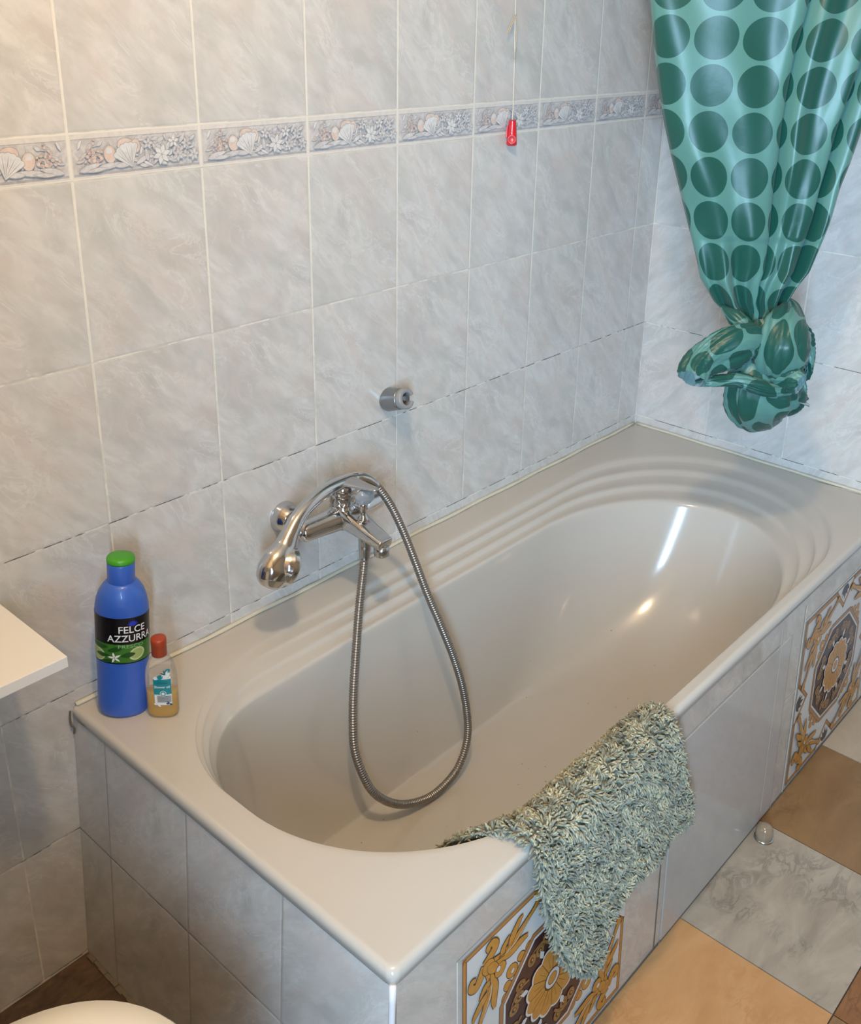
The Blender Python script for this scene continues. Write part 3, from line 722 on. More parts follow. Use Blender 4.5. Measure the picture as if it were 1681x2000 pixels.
blue = simple('blue_bottle_plastic', (.032, .115, .50), .38, Coat_Weight=.25, Subsurface_Weight=.0)
greenc = simple('green_cap_plastic', (.045, .30, .012), .4)
bb = empty('shower_gel_bottle', (-.044, -.0610, ZT + .0005), 'tall blue shower gel bottle with green lid and black label', 'bottle', rot=(0, math.radians(4.2), math.radians(-42)))
BA_, BB_ = .0378, .028
prof = [(.001, 0), (.78, 0), (.90, .0015), (.965, .006), (.985, .014), (.985, .03), (.975, .06), (.985, .090), (1.0, .094), (1.0, .170), (1.0, .175), (.985, .182), (.935, .193), (.84, .204), (.71, .2125), (.58, .2185), (.51, .221), (.40, .2213)]
V, F = [], []; n = 72
def bsec(z):
    sc_ = interp(z, [p[1] for p in prof[1:]], [p[0] for p in prof[1:]]); k = interp(z, [.172, .218], [0, 1])
    return BA_ * sc_, lerp(BB_ * sc_, BA_ * sc_, k)
for r_, z in prof:
    a_, b2 = bsec(z) if r_ > .01 else (.0005, .0005)
    if z == 0 and r_ > .01: a_, b2 = BA_ * r_, BB_ * r_
    for i in range(n): th = 2*PI*i/n; V.append((a_*math.cos(th), b2*math.sin(th), z))
for k in range(len(prof)-1):
    for i in range(n): j = (i+1) % n; F.append((k*n+i, k*n+j, (k+1)*n+j, (k+1)*n+i))
F.append(tuple(range(n))[::-1]); F.append(tuple(range((len(prof)-1)*n, len(prof)*n)))
obj('bottle_body', V, F, blue, bb)
v, f = lathe([(.0186, .2205), (.0192, .222), (.0192, .2500), (.0188, .2512), (.014, .2512)], 44); obj('neck_collar', v, f, blue, bb)
v, f = lathe([(.0192, 0), (.0196, .0015), (.0196, .0050), (.0182, .0078), (.011, .0090), (.001, .0094)], 44); o = obj('lid', v, f, greenc, bb, loc=(0, 0, .2508)); o.rotation_euler = (math.radians(-4), 0, 0)
# label wraps the middle: black above, green lime picture below
def bsurf(s, z, d=.0004):
    """s: metres round the bottle measured from the centre of the side turned to the room"""
    th = -PI/2 + s / .0360; return ((BA_ + d) * math.cos(th), (BB_ + d) * math.sin(th), z + .0215)
lab = [simple('label_black', (.004, .004, .006), .25), simple('label_green', (.045, .17, .02), .3), simple('label_lime_flesh', (.34, .42, .14), .35),
       simple('label_dark_green', (.012, .07, .012), .3), simple('label_white', (.75, .76, .74), .35), simple('label_blue', (.012, .03, .42), .3), simple('label_pale_lime', (.52, .58, .30), .35)]
b = MB()
def band(z0f, z1f, mi, d, s0=-.058, s1=.058, m_=40):
    for i in range(m_):
        sa, sb = lerp(s0, s1, i/m_), lerp(s0, s1, (i+1)/m_)
        q = [(sa, z0f(sa)), (sb, z0f(sb)), (sb, z1f(sb)), (sa, z1f(sa))]
        b.add([bsurf(s, z, d) for s, z in q], [(0, 1, 2, 3)], mi)
def blot(P, mi, d, st=.0011):
    x0 = min(p[0] for p in P); x1 = max(p[0] for p in P); k = max(4, int((x1 - x0) / st)); n_ = len(P)
    def cut(x):
        zs_ = []
        for i in range(n_):
            (xa, za), (xb, zb) = P[i-1], P[i]
            if (xa > x) != (xb > x): zs_.append(za + (zb - za) * (x - xa) / (xb - xa))
        return (min(zs_), max(zs_)) if zs_ else None
    e_ = (x1 - x0) * .004; xs = [x0 + e_ + (x1 - x0 - 2*e_) * i / k for i in range(k + 1)]; cs = [cut(x) for x in xs]
    for i in range(k):
        if cs[i] and cs[i+1]:
            b.add([bsurf(xs[i], cs[i][0], d), bsurf(xs[i+1], cs[i+1][0], d), bsurf(xs[i+1], cs[i+1][1], d), bsurf(xs[i], cs[i][1], d)], [(0, 1, 2, 3)], mi)
band(lambda s: .108, lambda s: .152, 0, .0004); band(lambda s: .0765, lambda s: .109, 1, .0004)
band(lambda s: .0755, lambda s: .0775, 0, .00045)
fine = lambda P, k=6: [tuple(q) for q in catmull(P, k, True)]
blot(fine([(-.055, .079), (-.046, .0775), (-.028, .078), (-.020, .086), (-.022, .094), (-.032, .0985), (-.050, .098), (-.056, .090)]), 6, .0005)
blot(fine([(-.053, .080), (-.046, .0785), (-.029, .079), (-.022, .086), (-.024, .093), (-.033, .0968), (-.050, .096), (-.0545, .089)]), 2, .0006)
blot(fine([(-.050, .101), (-.035, .1065), (-.015, .104), (-.028, .0985)]), 3, .0007)
blot(fine([(.014, .085), (.022, .080), (.033, .084), (.037, .093), (.030, .101), (.020, .100), (.014, .094)]), 6, .0005)
blot(fine([(.0165, .086), (.023, .0825), (.031, .086), (.034, .093), (.029, .0985), (.021, .0978), (.0165, .093)]), 2, .0006)
for P in ([(-.037, .0885), (-.026, .0925), (-.012, .0895), (-.024, .0855)], [(-.028, .0775), (-.018, .082), (-.006, .0835), (-.013, .0775)], [(.002, .0895), (.012, .095), (.022, .0915), (.012, .086)], [(-.016, .096), (-.006, .104), (.006, .104), (-.002, .097)]):
    blot(fine(P), 3, .0008)
for k in range(5):
    a = PI/2 + 2*PI*k/5 + .25; blot(leaf2(-.006, .0865, a, .0098, .0017, 5), 4, .0010)
blot(circ2(-.006, .0865, .0012, .0012, 8), 2, .0011)
for k in range(7):                        # fern crest
    a = PI * (k + .5) / 7; blot(leaf2(.0190, .1405, a, .0080, .0014, 4), 5, .0007)
blot(leaf2(.0140, .1395, 0, .010, .0010, 4), 5, .0007)
b.build('label', lab, bb, smooth=True)
wt = lab[4]
text_on('FELCE', .0158, lambda x, y: Vector(bsurf(.0185 + x, .1275 + y, .0008)), wt, 'label_text', bb, sx=.92, bold=.00014)
text_on('AZZURRA', .0158, lambda x, y: Vector(bsurf(.0170 + x, .1130 + y, .0008)), wt, 'label_text', bb, sx=.90, bold=.00014)
text_on('FRESCO', .0078, lambda x, y: Vector(bsurf(.0165 + x * 1.3, .1025 + y, .0010)), simple('label_pale_green', (.30, .50, .25), .3), 'label_text', bb)

sb = empty('shower_oil_bottle', (-.0105, -.1145, ZT + .0005), 'small clear bottle of yellow liquid with rust red cap', 'bottle', rot=(0, math.radians(1), math.radians(-47)))
t = NT('clear_plastic'); t.set(Base_Color=(.93, .93, .92), Roughness=.08, IOR=1.35); t.b.inputs['Transmission Weight'].default_value = .8; t.b.inputs['Alpha'].default_value = .38; clearm = t.m
t = NT('yellow_liquid'); x, y, z = t.sep(t.objc())
t.set(Base_Color=t.ramp(z, [(.025, (.78, .44, .02)), (.05, (.84, .62, .18))]), Roughness=.1, IOR=1.33); t.b.inputs['Transmission Weight'].default_value = .5; liqm = t.m
capm = simple('rust_red_cap_plastic', (.34, .045, .012), .38)
sa_, sb_ = .0230, .0138
sprof = [(.80, 0), (.92, .001), (.99, .005), (1.0, .012), (1.0, .060), (.985, .070), (.93, .080), (.82, .089), (.64, .0965), (.48, .100), (.42, .1015), (.42, .106)]
def ssec(z, dd=0.0):
    k = interp(z, [q[1] for q in sprof], [q[0] for q in sprof]); rnd = interp(z, [.08, .102], [0, 1]); return sa_*k - dd, lerp(sb_*k, sa_*k, rnd) - dd
def sshell(zs, dd, name, mat, close=True):
    V = []; F = []; n = 56
    for z in zs:
        a_, b2 = ssec(z, dd)
        if z == zs[0] and dd == 0: a_, b2 = sa_*.8, sb_*.8
        for i in range(n):
            th = 2*PI*i/n; c, s = math.cos(th), math.sin(th); V.append((a_*math.copysign(abs(c)**.8, c), b2*math.copysign(abs(s)**.8, s), z))
    for k in range(len(zs)-1):
        for i in range(n): j = (i+1) % n; F.append((k*n+i, k*n+j, (k+1)*n+j, (k+1)*n+i))
    F.append(tuple(range(n))[::-1]); F.append(tuple(range((len(zs)-1)*n, len(zs)*n)))
    return obj(name, V, F, mat, sb)
sshell([0, .001, .003, .006, .012, .03, .05, .06, .066, .071, .076, .081, .086, .090, .094, .097, .1, .103, .106], 0, 'bottle_body', clearm)
sshell([.002, .005, .012, .025, .034, .041, .0435], .0012, 'liquid', liqm)
v, f = lathe([(.0106, .1035), (.0110, .1045), (.0110, .121), (.0112, .1215), (.0112, .1300), (.0106, .1318), (.009, .1324), (.001, .1324)], 40); obj('cap', v, f, capm, sb)
def ssurf(s, z, d=.0004): return (s, -(sb_ + d) * max(1 - (abs(s) / (sa_ + d)) ** 2.5, .02) ** .4, (z - .018) * 1.10 + .0245)
sl = [simple('oil_label_teal', (.005, .23, .27), .3), simple('oil_label_white', (.72, .74, .72), .35), simple('oil_label_grey', (.42, .43, .42), .4), simple('oil_label_navy', (.02, .08, .12), .4)]
b = MB()
def bl2(P, mi, d): 
    # fine vertical slices keep the sticker on the curved face
    b.add([ssurf(x, z, d) for x, z in P], [tuple(range(len(P)))], mi)
def slab_(x0, x1, z0, z1, mi, d, m_=14):
    for i in range(m_):
        a, c = lerp(x0, x1, i/m_), lerp(x0, x1, (i+1)/m_)
        z0a = z0(a) if callable(z0) else z0; z0c = z0(c) if callable(z0) else z0; z1a = z1(a) if callable(z1) else z1; z1c = z1(c) if callable(z1) else z1
        b.add([ssurf(a, z0a, d), ssurf(c, z0c, d), ssurf(c, z1c, d), ssurf(a, z1a, d)], [(0, 1, 2, 3)], mi)
ox = .004
slab_(ox - .0125, ox + .0125, .034, .060, 0, .0004)
slab_(ox - .0120, ox + .0125, .018, .035, 1, .0004)
slab_(ox - .0085, ox + .0120, .022, .033, 2, .0006)
slab_(ox - .0125, ox + .0128, .059, lambda s: .062 + .0016 * math.sin(s * 900), 1, .0006)
rr = random.Random(9)
for cx_, cz_, r_, mi in ((ox + .006, .0655, .006, 1), (ox + .009, .072, .004, 0), (ox - .002, .0625, .0045, 0), (ox - .0085, .0605, .003, 1), (ox + .004, .068, .0025, 1)):
    bl2(circ2(cx_, cz_, r_, r_ * .8, 10, .4), mi, .0008)
for a in (.3, 1.1, 1.9, 2.7): bl2(leaf2(ox + .006, .066, a, .008, .0012, 4), 3 if a > 1.5 else 1, .0010)
for a in (2.2, 3.0, -.6): bl2(leaf2(ox - .008, .019, a, .006, .0016, 4), 1, .0008); bl2(leaf2(ox + .009, .020, a, .005, .0014, 4), 3, .0009)
bl2(circ2(ox + .001, .0365, .0046, .0046, 18), 1, .0008); bl2(circ2(ox + .001, .0365, .0038, .0038, 18), 0, .0010); bl2(circ2(ox + .001, .0365, .0024, .0024, 18), 1, .0012)
for k in range(6): slab_(ox - .007, ox + .011, .0235 + k*.0016, .0240 + k*.0016, 3, .0008, 6)
slab_(ox - .0085, ox + .0085, .0520, .0528, 3, .0006); slab_(ox - .007, ox + .009, .0545, .0552, 3, .0006)
b.build('label', sl, sb, smooth=False)
text_on('Shower oil', .0052, lambda x, y: Vector(ssurf(ox + x, .0455 + y, .0012)), sl[1], 'label_text', sb, sx=.98, bold=.0001)

# ------------------------------------------------------------------ white shelf board and toilet
whitep = simple('white_laminate', (.72, .72, .71), .35)
b = MB(); b.box((-.939, -.190, .684), (-.180, -.001, .700)); o = bevel(b.build('shelf_board', whitep), .001, 2)
tag(o, 'white wall shelf board beside the head of the bath, above the toilet', 'shelf')
ceram = simple('white_ceramic', (.78, .76, .71), .12, Coat_Weight=.4)
seatm = simple('white_seat_plastic', (.80, .775, .70), .22)
tl = empty('toilet', (-.51, -.562, 0), 'white toilet with closed lid next to the end of the bath', 'toilet')
def tcont(a, bk, w_, n=64):
    P = []
    for i in range(n):
        th = 2*PI*i/n; c, s = math.cos(th), math.sin(th)
        P.append(((a if c > 0 else bk) * math.copysign(abs(c) ** (.78 if c > 0 else .55), c), w_ * math.copysign(abs(s) ** .78, s)))
    return P
def tloft(name, L_, mat, parent):
    V = []; F = []; n = 64
    for (a, bk, w_, z) in L_: V += [(x, y, z) for x, y in tcont(a, bk, w_)]
    for k in range(len(L_)-1):
        for i in range(n): j = (i+1) % n; F.append((k*n+i, k*n+j, (k+1)*n+j, (k+1)*n+i))
    F.append(tuple(range(n))[::-1]); F.append(tuple(range((len(L_)-1)*n, len(L_)*n))); return obj(name, V, F, mat, parent)
tloft('bowl', [(.12, .22, .10, .0005), (.12, .22, .10, .02), (.10, .20, .085, .10), (.12, .20, .10, .22), (.19, .20, .15, .32), (.225, .21, .175, .37), (.23, .21, .178, .385), (.22, .20, .17, .39)], ceram, tl)
tloft('seat', [(.225, .205, .176, .391), (.232, .208, .182, .394), (.232, .208, .182, .403), (.228, .205, .178, .406)], seatm, tl)
tloft('lid', [(.236, .205, .184, .407), (.245, .208, .192, .410), (.247, .209, .194, .422), (.242, .206, .190, .4295), (.215, .19, .165, .4335), (.12, .12, .10, .4355), (.02, .02, .02, .436)], seatm, tl)
b = MB(); b.box((-.40, -.19, .36), (-.212, .19, .78)); b.box((-.405, -.195, .78), (-.208, .195, .80)); b.box((-.40, -.11, .0005), (-.18, .11, .36)); bevel(b.build('cistern', ceram, tl), .012, 3)

# ------------------------------------------------------------------ knotted shower curtain
# the curtain hangs over the bath near its far end; frame: e = across, d = depth (away from the door)
KO = np.array((1.05, -.53)); KE = np.array((.653, -.757)); KD = np.array((.757, .653))
def kw(s, q, z): p = KO + KE * s - KD * q; return (p[0], p[1], z)
def dots_mat(name, swap=False):
    t = NT(name); uv = t.node('ShaderNodeUVMap').outputs[0]; x, y, _ = t.sep(uv)
    S = .0742
    fx = t.math('SUBTRACT', t.math('FRACT', t.math('DIVIDE', x, S)), .5); fy = t.math('SUBTRACT', t.math('FRACT', t.math('DIVIDE', y, S)), .5)
    r_ = t.math('SQRT', t.math('ADD', t.math('MULTIPLY', fx, fx), t.math('MULTIPLY', fy, fy)))
    dot = t.math('LESS_THAN', r_, .455)
    weave = t.noise(t.comb(t.math('MULTIPLY', x, 3.0), y), 160, 2, .6)
    ca = t.mix(weave, (.105, .285, .252), (.092, .255, .228)); cb_ = t.mix(weave, (.008, .098, .076), (.006, .082, .065))
    front = t.mix(dot, ca, cb_)
    back = t.mix(dot, (.40, .48, .50), (.20, .33, .33))
    geo = t.node('ShaderNodeNewGeometry')
    c = t.mix(geo.outputs['Backfacing'], front, back)
    t.set(Base_Color=c, Roughness=.36); t.b.inputs['Sheen Weight'].default_value = .15
    t.b.inputs['Specular IOR Level'].default_value = .55; t.b.inputs['Anisotropic'].default_value = .3
    tr = t.node('ShaderNodeBsdfTranslucent'); t.put(tr.inputs[0], c); mixs = t.node('ShaderNodeMixShader'); mixs.inputs[0].default_value = .22
    t.l.new(t.b.outputs[0], mixs.inputs[1]); t.l.new(tr.outputs[0], mixs.inputs[2]); t.l.new(mixs.outputs[0], t.n['Material Output'].inputs[0])
    t.bump(t.noise(t.comb(x, y), 30, 3, .6), .12, .003)
    return t.m
dm = dots_mat('green_dotted_satin')
def uvmesh(name, V, F, UV, mat, parent):
    o = obj(name, V, F, mat, parent); ul = o.data.uv_layers.new(name='UVMap')
    idx = np.zeros(len(o.data.loops), int); o.data.loops.foreach_get('vertex_index', idx)
    ul.data.foreach_set('uv', np.array(UV)[idx].ravel()); return o
cu_e = empty('shower_curtain', (KO[0], KO[1], .76), 'green shower curtain with dark round dots, knotted up over the bath', 'shower curtain')
zL = [.935, .943, .962, .985, 1.027, 1.059, 1.131, 1.184, 1.244, 1.294, 1.352, 1.416, 1.486, 1.75, 2.1, 2.415]
sL = [-.072, -.078, -.100, -.124, -.153, -.162, -.186, -.204, -.226, -.242, -.256, -.271, -.284, -.33, -.36, -.37]
zR = [.935, .969, .989, 1.017, 1.046, 1.092, 1.137, 1.191, 1.234, 1.31, 1.416, 1.495, 1.75, 2.1, 2.415]
sR = [-.022, .003, .006, .019, .037, .048, .059, .068, .079, .093, .120, .150, .20, .24, .25]
SEC = [(0, -.30), (.015, -.05), (.09, .16), (.22, .30), (.34, .30), (.45, .34), (.535, .40), (.575, .22), (.545, -.05), (.56, -.12), (.60, .10), (.65, .32), (.72, .22), (.79, .36), (.845, .34), (.865, .05), (.84, -.12), (.87, -.08), (.91, .16), (.965, .24), (1.0, -.05),
       (.97, -.5), (.85, -.35), (.72, -.65), (.55, -.42), (.40, -.75), (.24, -.45), (.10, -.62), (.03, -.42)]
CS = catmull(SEC, 9)
rows = np.concatenate([np.linspace(.905, 1.5, 120), np.linspace(1.51, 2.412, 60)])
V = []; UV = []; m_ = len(CS); crease = np.argmin(np.abs(CS[:, 0] - .535) + 10 * (np.arange(m_) > 7 * 9))
sarc = None
for zi, z in enumerate(rows):
    zl = interp(z, zL, sL); zr = interp(z, zR, sR); wd = zr - zl
    amp = .085 * (1 if z > 1.1 else interp(z, [.905, 1.1], [.38, .85])) * interp(z, [1.1, 1.5, 2.4], [.85, 1.05, 1.2])
    S = zl + wd * CS[:, 0]; Qd = amp * CS[:, 1] * .75
    wob = .0035 * np.sin(CS[:, 0] * 23 + z * 9) + .0025 * np.sin(z * 31 + CS[:, 0] * 11)
    # long pulls running into the knot
    pull = .006 * np.exp(-((z - .99) / .10) ** 2) * np.sin(CS[:, 0] * 34)
    Qd = Qd + wob + pull
    if z < .96: S = lerp(S, (zl + zr) / 2, .12 * (.96 - z) / .055)
    dist = np.concatenate([[0], np.cumsum(np.hypot(np.diff(S), np.diff(Qd)))]); dist = dist - dist[crease]
    if z >= 1.49 or sarc is None: pass
    ub = dist
    for i in range(m_):
        V.append(np.array(kw(S[i], Qd[i], z)) - np.array((KO[0], KO[1], .76))); UV.append((ub[i] - .0005 + 20 * .0742, z + .0160))
# soften the dot column drift: tie u to the row at z = 1.3 for 35 %
UV = np.array(UV).reshape(len(rows), m_, 2); ref = UV[np.argmin(np.abs(rows - 1.30)), :, 0]
UV[:, :, 0] = UV[:, :, 0] * .62 + ref[None, :] * .38; UV = UV.reshape(-1, 2)
F = [(k*m_+i, k*m_+i+1, (k+1)*m_+i+1, (k+1)*m_+i) for k in range(len(rows)-1) for i in range(m_-1)]
uvmesh('hanging_fabric', V, F, UV, dm, cu_e)

def cloth_tube(name, pts, rad, n=72, sub=16, wr=.10, seed=1, open_end=False, ridges=5, uvs=(1, 1), uo=(0, 0), flat=None):
    """pts: (s, z, q) in curtain frame; rad: (across, depth) per point"""
    P = catmull([(a, q, z) for a, z, q in pts], sub); N = len(P)
    rs = np.array(rad); xs = np.linspace(0, 1, len(rs)); T = np.gradient(P, axis=0); T /= np.linalg.norm(T, axis=1)[:, None]
    V = []; UV = []; L_ = np.concatenate([[0], np.cumsum(np.linalg.norm(np.diff(P, axis=0), axis=1))])
    inner = []
    for k in range(N):
        q = np.array((0, 1.0, 0)); q = q - T[k]*(q@T[k]); q /= np.linalg.norm(q); a_ = np.cross(T[k], q)
        ra = np.interp(k/(N-1), xs, rs[:, 0]); rb = np.interp(k/(N-1), xs, rs[:, 1])
        for i in range(n + 1):
            th = 2*PI*i/n; ii = i % n; th2 = 2*PI*ii/n
            kk = k/(N-1); ph = th2 + 1.1*kk
            nz_ = mnoise.noise(Vector((math.cos(th2)*1.3 + seed*7, math.sin(th2)*1.3, kk*2.2)))
            n2 = mnoise.noise(Vector((math.cos(ph)*2.6 + seed*3, math.sin(ph)*2.6, kk*1.6 + 5)))
            n3 = mnoise.noise(Vector((math.cos(ph)*5.5 + seed, math.sin(ph)*5.5, kk*2.5 + 9)))
            g = 1 + wr * (1.2*nz_ + 1.9*(.35 - abs(n2)*2.2) * .6 + 1.0*(.22 - abs(n3)*1.6))
            p = P[k] + a_*math.cos(th2)*ra*g + q*math.sin(th2)*rb*g
            V.append(np.array(kw(p[0], p[1], p[2])) - np.array((KO[0], KO[1], .76)))
            uu = uo[0] + (th / (2*PI)) * 2*PI*max(rs[:, 0].max(), .02)*uvs[0]*1.15; vv = uo[1] + L_[k]*uvs[1]*1.15
            UV.append((uu + .35*vv + .014*mnoise.noise(Vector((uu*22, vv*22, seed))), vv - .25*uu + .014*mnoise.noise(Vector((uu*22, vv*22, seed + 5.0)))))
    n1 = n + 1
    F = [(k*n1+i, k*n1+i+1, (k+1)*n1+i+1, (k+1)*n1+i) for k in range(N-1) for i in range(n)]
    o = uvmesh(name, V, F, UV, dm, cu_e); 
    fixn(o); return o
def fixn(o):
    bm = bmesh.new(); bm.from_mesh(o.data); bmesh.ops.recalc_face_normals(bm, faces=bm.faces)
    bm.to_mesh(o.data); bm.free(); o.data.update()
# right lobe of the knot
cloth_tube('knot_fold', [(.012, .990, -.01), (.010, .978, .012), (.000, .955, .040), (-.006, .925, .052), (-.008, .895, .048), (-.002, .872, .030), (.004, .862, .010)], [(.004, .006), (.022, .016), (.042, .028), (.047, .034), (.046, .034), (.036, .028), (.012, .012)], wr=.10, seed=2, ridges=4, uvs=(1, 1), uo=(.02, .035))
# fold behind on the right edge, crumpled
cloth_tube('knot_fold', [(.030, .960, .005), (.044, .930, .010), (.050, .900, .012), (.052, .870, .014), (.047, .855, .012), (.044, .840, .010)], [(.006, .006), (.014, .016), (.015, .018), (.014, .02), (.016, .018), (.004, .006)], wr=.28, seed=5, ridges=7, uo=(.01, .01))
# left tail: a rolled loop of fabric with an open end
cloth_tube('knot_tail', [(-.035, .918, .030), (-.064, .926, .046), (-.095, .921, .056), (-.126, .909, .060), (-.150, .895, .066), (-.164, .881, .076), (-.171, .869, .088)], [(.016, .014), (.036, .020), (.040, .024), (.036, .024), (.032, .024), (.029, .024), (.027, .022)], wr=.10, seed=3, ridges=3, uo=(.03, .05))
cloth_tube('knot_tail', [(-.158, .853, .066), (-.132, .858, .068), (-.105, .860, .066), (-.078, .860, .066), (-.045, .850, .068), (-.015, .842, .066), (.018, .848, .058), (.040, .862, .038)], [(.006, .006), (.011, .010), (.011, .010), (.014, .012), (.016, .014), (.015, .014), (.012, .012), (.006, .008)], wr=.18, seed=8, ridges=4, uo=(0, .06))
# band that ties the neck
cloth_tube('knot_band', [(.012, .985, .012), (.000, .977, .032), (-.022, .955, .048), (-.040, .930, .056), (-.048, .905, .050), (-.040, .885, .040)], [(.005, .006), (.009, .010), (.010, .011), (.009, .010), (.010, .010), (.006, .006)], wr=.22, seed=11, ridges=5, uo=(.06, .0))
cloth_tube('knot_band', [(-.110, .978, .004), (-.092, .966, .026), (-.070, .945, .040), (-.052, .925, .046), (-.040, .905, .040)], [(.004, .005), (.015, .008), (.017, .010), (.014, .010), (.008, .008)], wr=.10, seed=12, ridges=3, uo=(.0, .02))
# small open roll with the pale reverse inside
cloth_tube('knot_roll', [(-.030, .862, .040), (-.012, .866, .058), (.006, .868, .070), (.016, .866, .080), (.022, .864, .086)], [(.008, .008), (.020, .016), (.024, .020), (.023, .020), (.021, .018)], wr=.12, seed=14, ridges=4, uo=(.02, .0))
# lower puff
cloth_tube('knot_puff', [(.002, .872, .010), (-.008, .855, .030), (-.020, .830, .040), (-.022, .805, .040), (-.016, .782, .030), (-.006, .764, .018), (.000, .750, .006), (.000, .744, .0)], [(.030, .012), (.074, .026), (.082, .032), (.072, .030), (.053, .024), (.031, .016), (.011, .008), (.002, .002)], wr=.12, seed=21, ridges=5, uo=(.03, .02))
cloth_tube('knot_puff', [(.040, .862, .012), (.044, .835, .022), (.046, .808, .022), (.042, .788, .014), (.036, .772, .006)], [(.008, .008), (.013, .014), (.014, .014), (.010, .010), (.002, .003)], wr=.2, seed=23, ridges=5, uo=(.03, .05))
cloth_tube('knot_core', [(-.040, .955, .0), (-.035, .925, .01), (-.020, .895, .01), (-.010, .870, .005), (-.010, .850, .0)], [(.020, .02), (.036, .03), (.042, .03), (.05, .026), (.03, .02)], wr=.05, seed=31)

# ------------------------------------------------------------------ shaggy bath mat over the front rim
mt = empty('bath_mat', (.33, -.70, ZT), 'fluffy sage green bath mat draped over the front rim of the bath', 'bath mat')
MO = np.array((.33, -.70, ZT))
# cross profile, arc length a measured from the outer rim edge (positive: down the outside)
PR = [(-.24, -.560, .315), (-.17, -.585, .375), (-.09, -.618, .440), (-.055, -.636, .472), (-.035, -.652, .483), (-.012, -.672, .485), (.0, -.683, .481), (.012, -.690, .470), (.05, -.6945, .430), (.15, -.699, .33), (.25, -.702, .23), (.34, -.704, .14)]
pa = [p[0] for p in PR]
def msurf(x, a):
    y = interp(a, pa, [p[1] for p in PR]); z = interp(a, pa, [p[2] for p in PR])
    w_ = max(0, a) / .3
    puff = .010 * math.sin(x * 30 + a * 12) * w_ + .012 * w_ * math.sin(x * 17 + 1.0)
    if a < 0: puff = 0
    sh = max(0.0, .20 - x) * .42 * min(1, max(0, -a - .02) / .06)
    return np.array((x, y + sh - max(0, puff) - .010 * w_ * w_, z + .12 * sh))
OUT = [(.150, .005), (.155, .055), (.165, .10), (.185, .165), (.205, .215), (.245, .270), (.285, .295), (.300, .262), (.330, .215), (.375, .190), (.440, .198), (.500, .202), (.548, .208), (.525, .125), (.500, .055), (.487, .0), (.494, -.03), (.486, -.055), (.45, -.11), (.38, -.14), (.30, -.15), (.22, -.15), (.150, -.145), (.118, -.135), (.104, -.110), (.112, -.082), (.132, -.060), (.152, -.035)]
def inside(x, y, P):
    c = False; n = len(P)
    for i in range(n):
        x1, y1 = P[i-1]; x2, y2 = P[i]
        if (y1 > y) != (y2 > y) and x < (x2-x1)*(y-y1)/(y2-y1) + x1: c = not c
    return c
OUTS = [tuple(q) for q in catmull(OUT, 6, True)]
def edged(x, y):
    A = np.array(OUTS); return float(np.min(np.hypot(A[:, 0]-x, A[:, 1]-y)))
# backing mesh from a fine grid clipped to the outline
gs = .006; gx = np.arange(.05, .57, gs); ga = np.arange(-.16, .31, gs); ids = {}; V = []; F = []
def vid(i, j):
    if (i, j) not in ids: ids[(i, j)] = len(V); V.append(msurf(gx[i], ga[j]) - MO)
    return ids[(i, j)]
for i in range(len(gx)-1):
    for j in range(len(ga)-1):
        if inside(gx[i]+gs/2, ga[j]+gs/2, OUTS): F.append((vid(i, j), vid(i+1, j), vid(i+1, j+1), vid(i, j+1)))
bk = obj('backing', V, F, simple('mat_backing', (.16, .19, .16), .9), mt)
sd = bk.modifiers.new('solid', 'SOLIDIFY'); sd.thickness = .004; sd.offset = 0
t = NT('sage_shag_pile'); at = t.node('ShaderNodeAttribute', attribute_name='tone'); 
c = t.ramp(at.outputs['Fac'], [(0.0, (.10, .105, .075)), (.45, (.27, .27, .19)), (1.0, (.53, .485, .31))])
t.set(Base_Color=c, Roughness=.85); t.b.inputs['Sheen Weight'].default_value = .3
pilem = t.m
rng = np.random.default_rng(4); V = []; F = []; tone = []
def tuft(p, nrm, tan, L_, r_, curl, tn):
    k = 5; base = len(V); pos_ = p.copy(); d = nrm.copy(); u = np.cross(nrm, tan); u /= np.linalg.norm(u) + 1e-9
    for s in range(k + 1):
        f_ = s / k; r2 = r_ * (1 - .12*f_) if s < k else r_ * .45
        d2 = nrm*math.cos(curl*f_) + tan*math.sin(curl*f_); w2 = np.cross(d2, u)
        for q in range(4):
            a = PI/2*q + PI/4 + f_*1.8; V.append(pos_ + (u*math.cos(a) + w2*math.sin(a))*r2)
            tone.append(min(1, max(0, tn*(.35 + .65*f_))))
        pos_ = pos_ + d2 * L_ / k
    for s in range(k):
        for q in range(4):
            A = base + s*4; F.append((A+q, A+(q+1) % 4, A+4+(q+1) % 4, A+4+q))
    F.append((base+k*4, base+k*4+1, base+k*4+2, base+k*4+3))
cnt = 0; hs_ = 1e-3
tries = 0
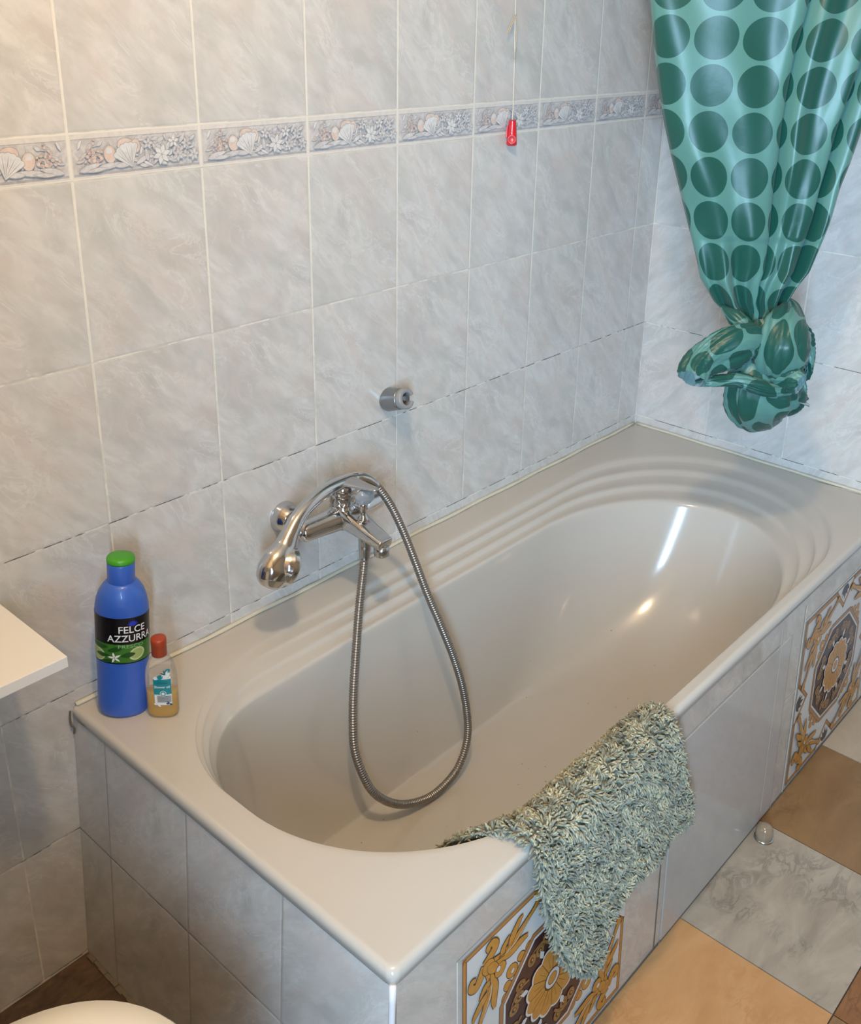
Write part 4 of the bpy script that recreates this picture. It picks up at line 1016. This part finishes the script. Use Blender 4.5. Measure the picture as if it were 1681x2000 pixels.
while cnt < 12000 and tries < 40000:
    tries += 1
    x = rng.uniform(.05, .57); a = rng.uniform(-.155, .305)
    if not inside(x, a, OUTS): continue
    p = msurf(x, a); px = msurf(x+hs_, a) - p; pa_ = msurf(x, a+hs_) - p; nr = np.cross(pa_, px); nr /= np.linalg.norm(nr)
    if nr[1] > 0 and a > 0: nr = -nr
    if a <= 0 and nr[2] < 0: nr = -nr
    ang = 2*PI * mnoise.noise(Vector((x*16, a*16, 1.0))) * 2.2 + rng.normal(0, .7)
    tn = px/np.linalg.norm(px)*math.cos(ang) + pa_/np.linalg.norm(pa_)*math.sin(ang)
    down = np.array((0, 0, -1.0)); tn = tn + .35*(down - nr*(down@nr)); tn /= np.linalg.norm(tn)
    cl = mnoise.noise(Vector((x*45, a*45, 4.0)))
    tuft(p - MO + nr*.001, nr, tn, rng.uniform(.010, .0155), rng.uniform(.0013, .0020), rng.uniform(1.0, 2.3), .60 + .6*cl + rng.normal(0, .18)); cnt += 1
# fringe of tufts along the edge
A = np.array(OUTS)
for i in range(len(A)):
    for rep in range(5):
        q = A[i] + (A[(i+1) % len(A)] - A[i]) * rng.random(); e_ = A[(i+1) % len(A)] - A[i-1]; e_ /= np.linalg.norm(e_); on = np.array((e_[1], -e_[0]))
        if inside(q[0] + on[0]*.004, q[1] + on[1]*.004, OUTS): on = -on
        p = msurf(q[0], q[1]); pxv = (msurf(q[0]+hs_, q[1]) - p); pav = msurf(q[0], q[1]+hs_) - p; pxv /= np.linalg.norm(pxv); pav /= np.linalg.norm(pav)
        nr = np.cross(pav, pxv); 
        if (q[1] > 0 and nr[1] > 0) or (q[1] <= 0 and nr[2] < 0): nr = -nr
        ow = pxv*on[0] + pav*on[1]; d0 = ow*.7 + nr*rng.uniform(.2, .9) + rng.normal(0, .25, 3); d0 /= np.linalg.norm(d0)
        tt = -nr*.6 + np.array((0, 0, -.5)) + rng.normal(0, .3, 3); tt -= d0*(tt@d0); tt /= np.linalg.norm(tt)
        tuft(p - MO, d0, tt, rng.uniform(.011, .016), rng.uniform(.0012, .0017), rng.uniform(.6, 1.6), .5 + rng.normal(0, .15))
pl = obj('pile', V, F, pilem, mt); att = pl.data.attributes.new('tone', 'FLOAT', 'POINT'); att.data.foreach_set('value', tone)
pl['kind'] = 'stuff'
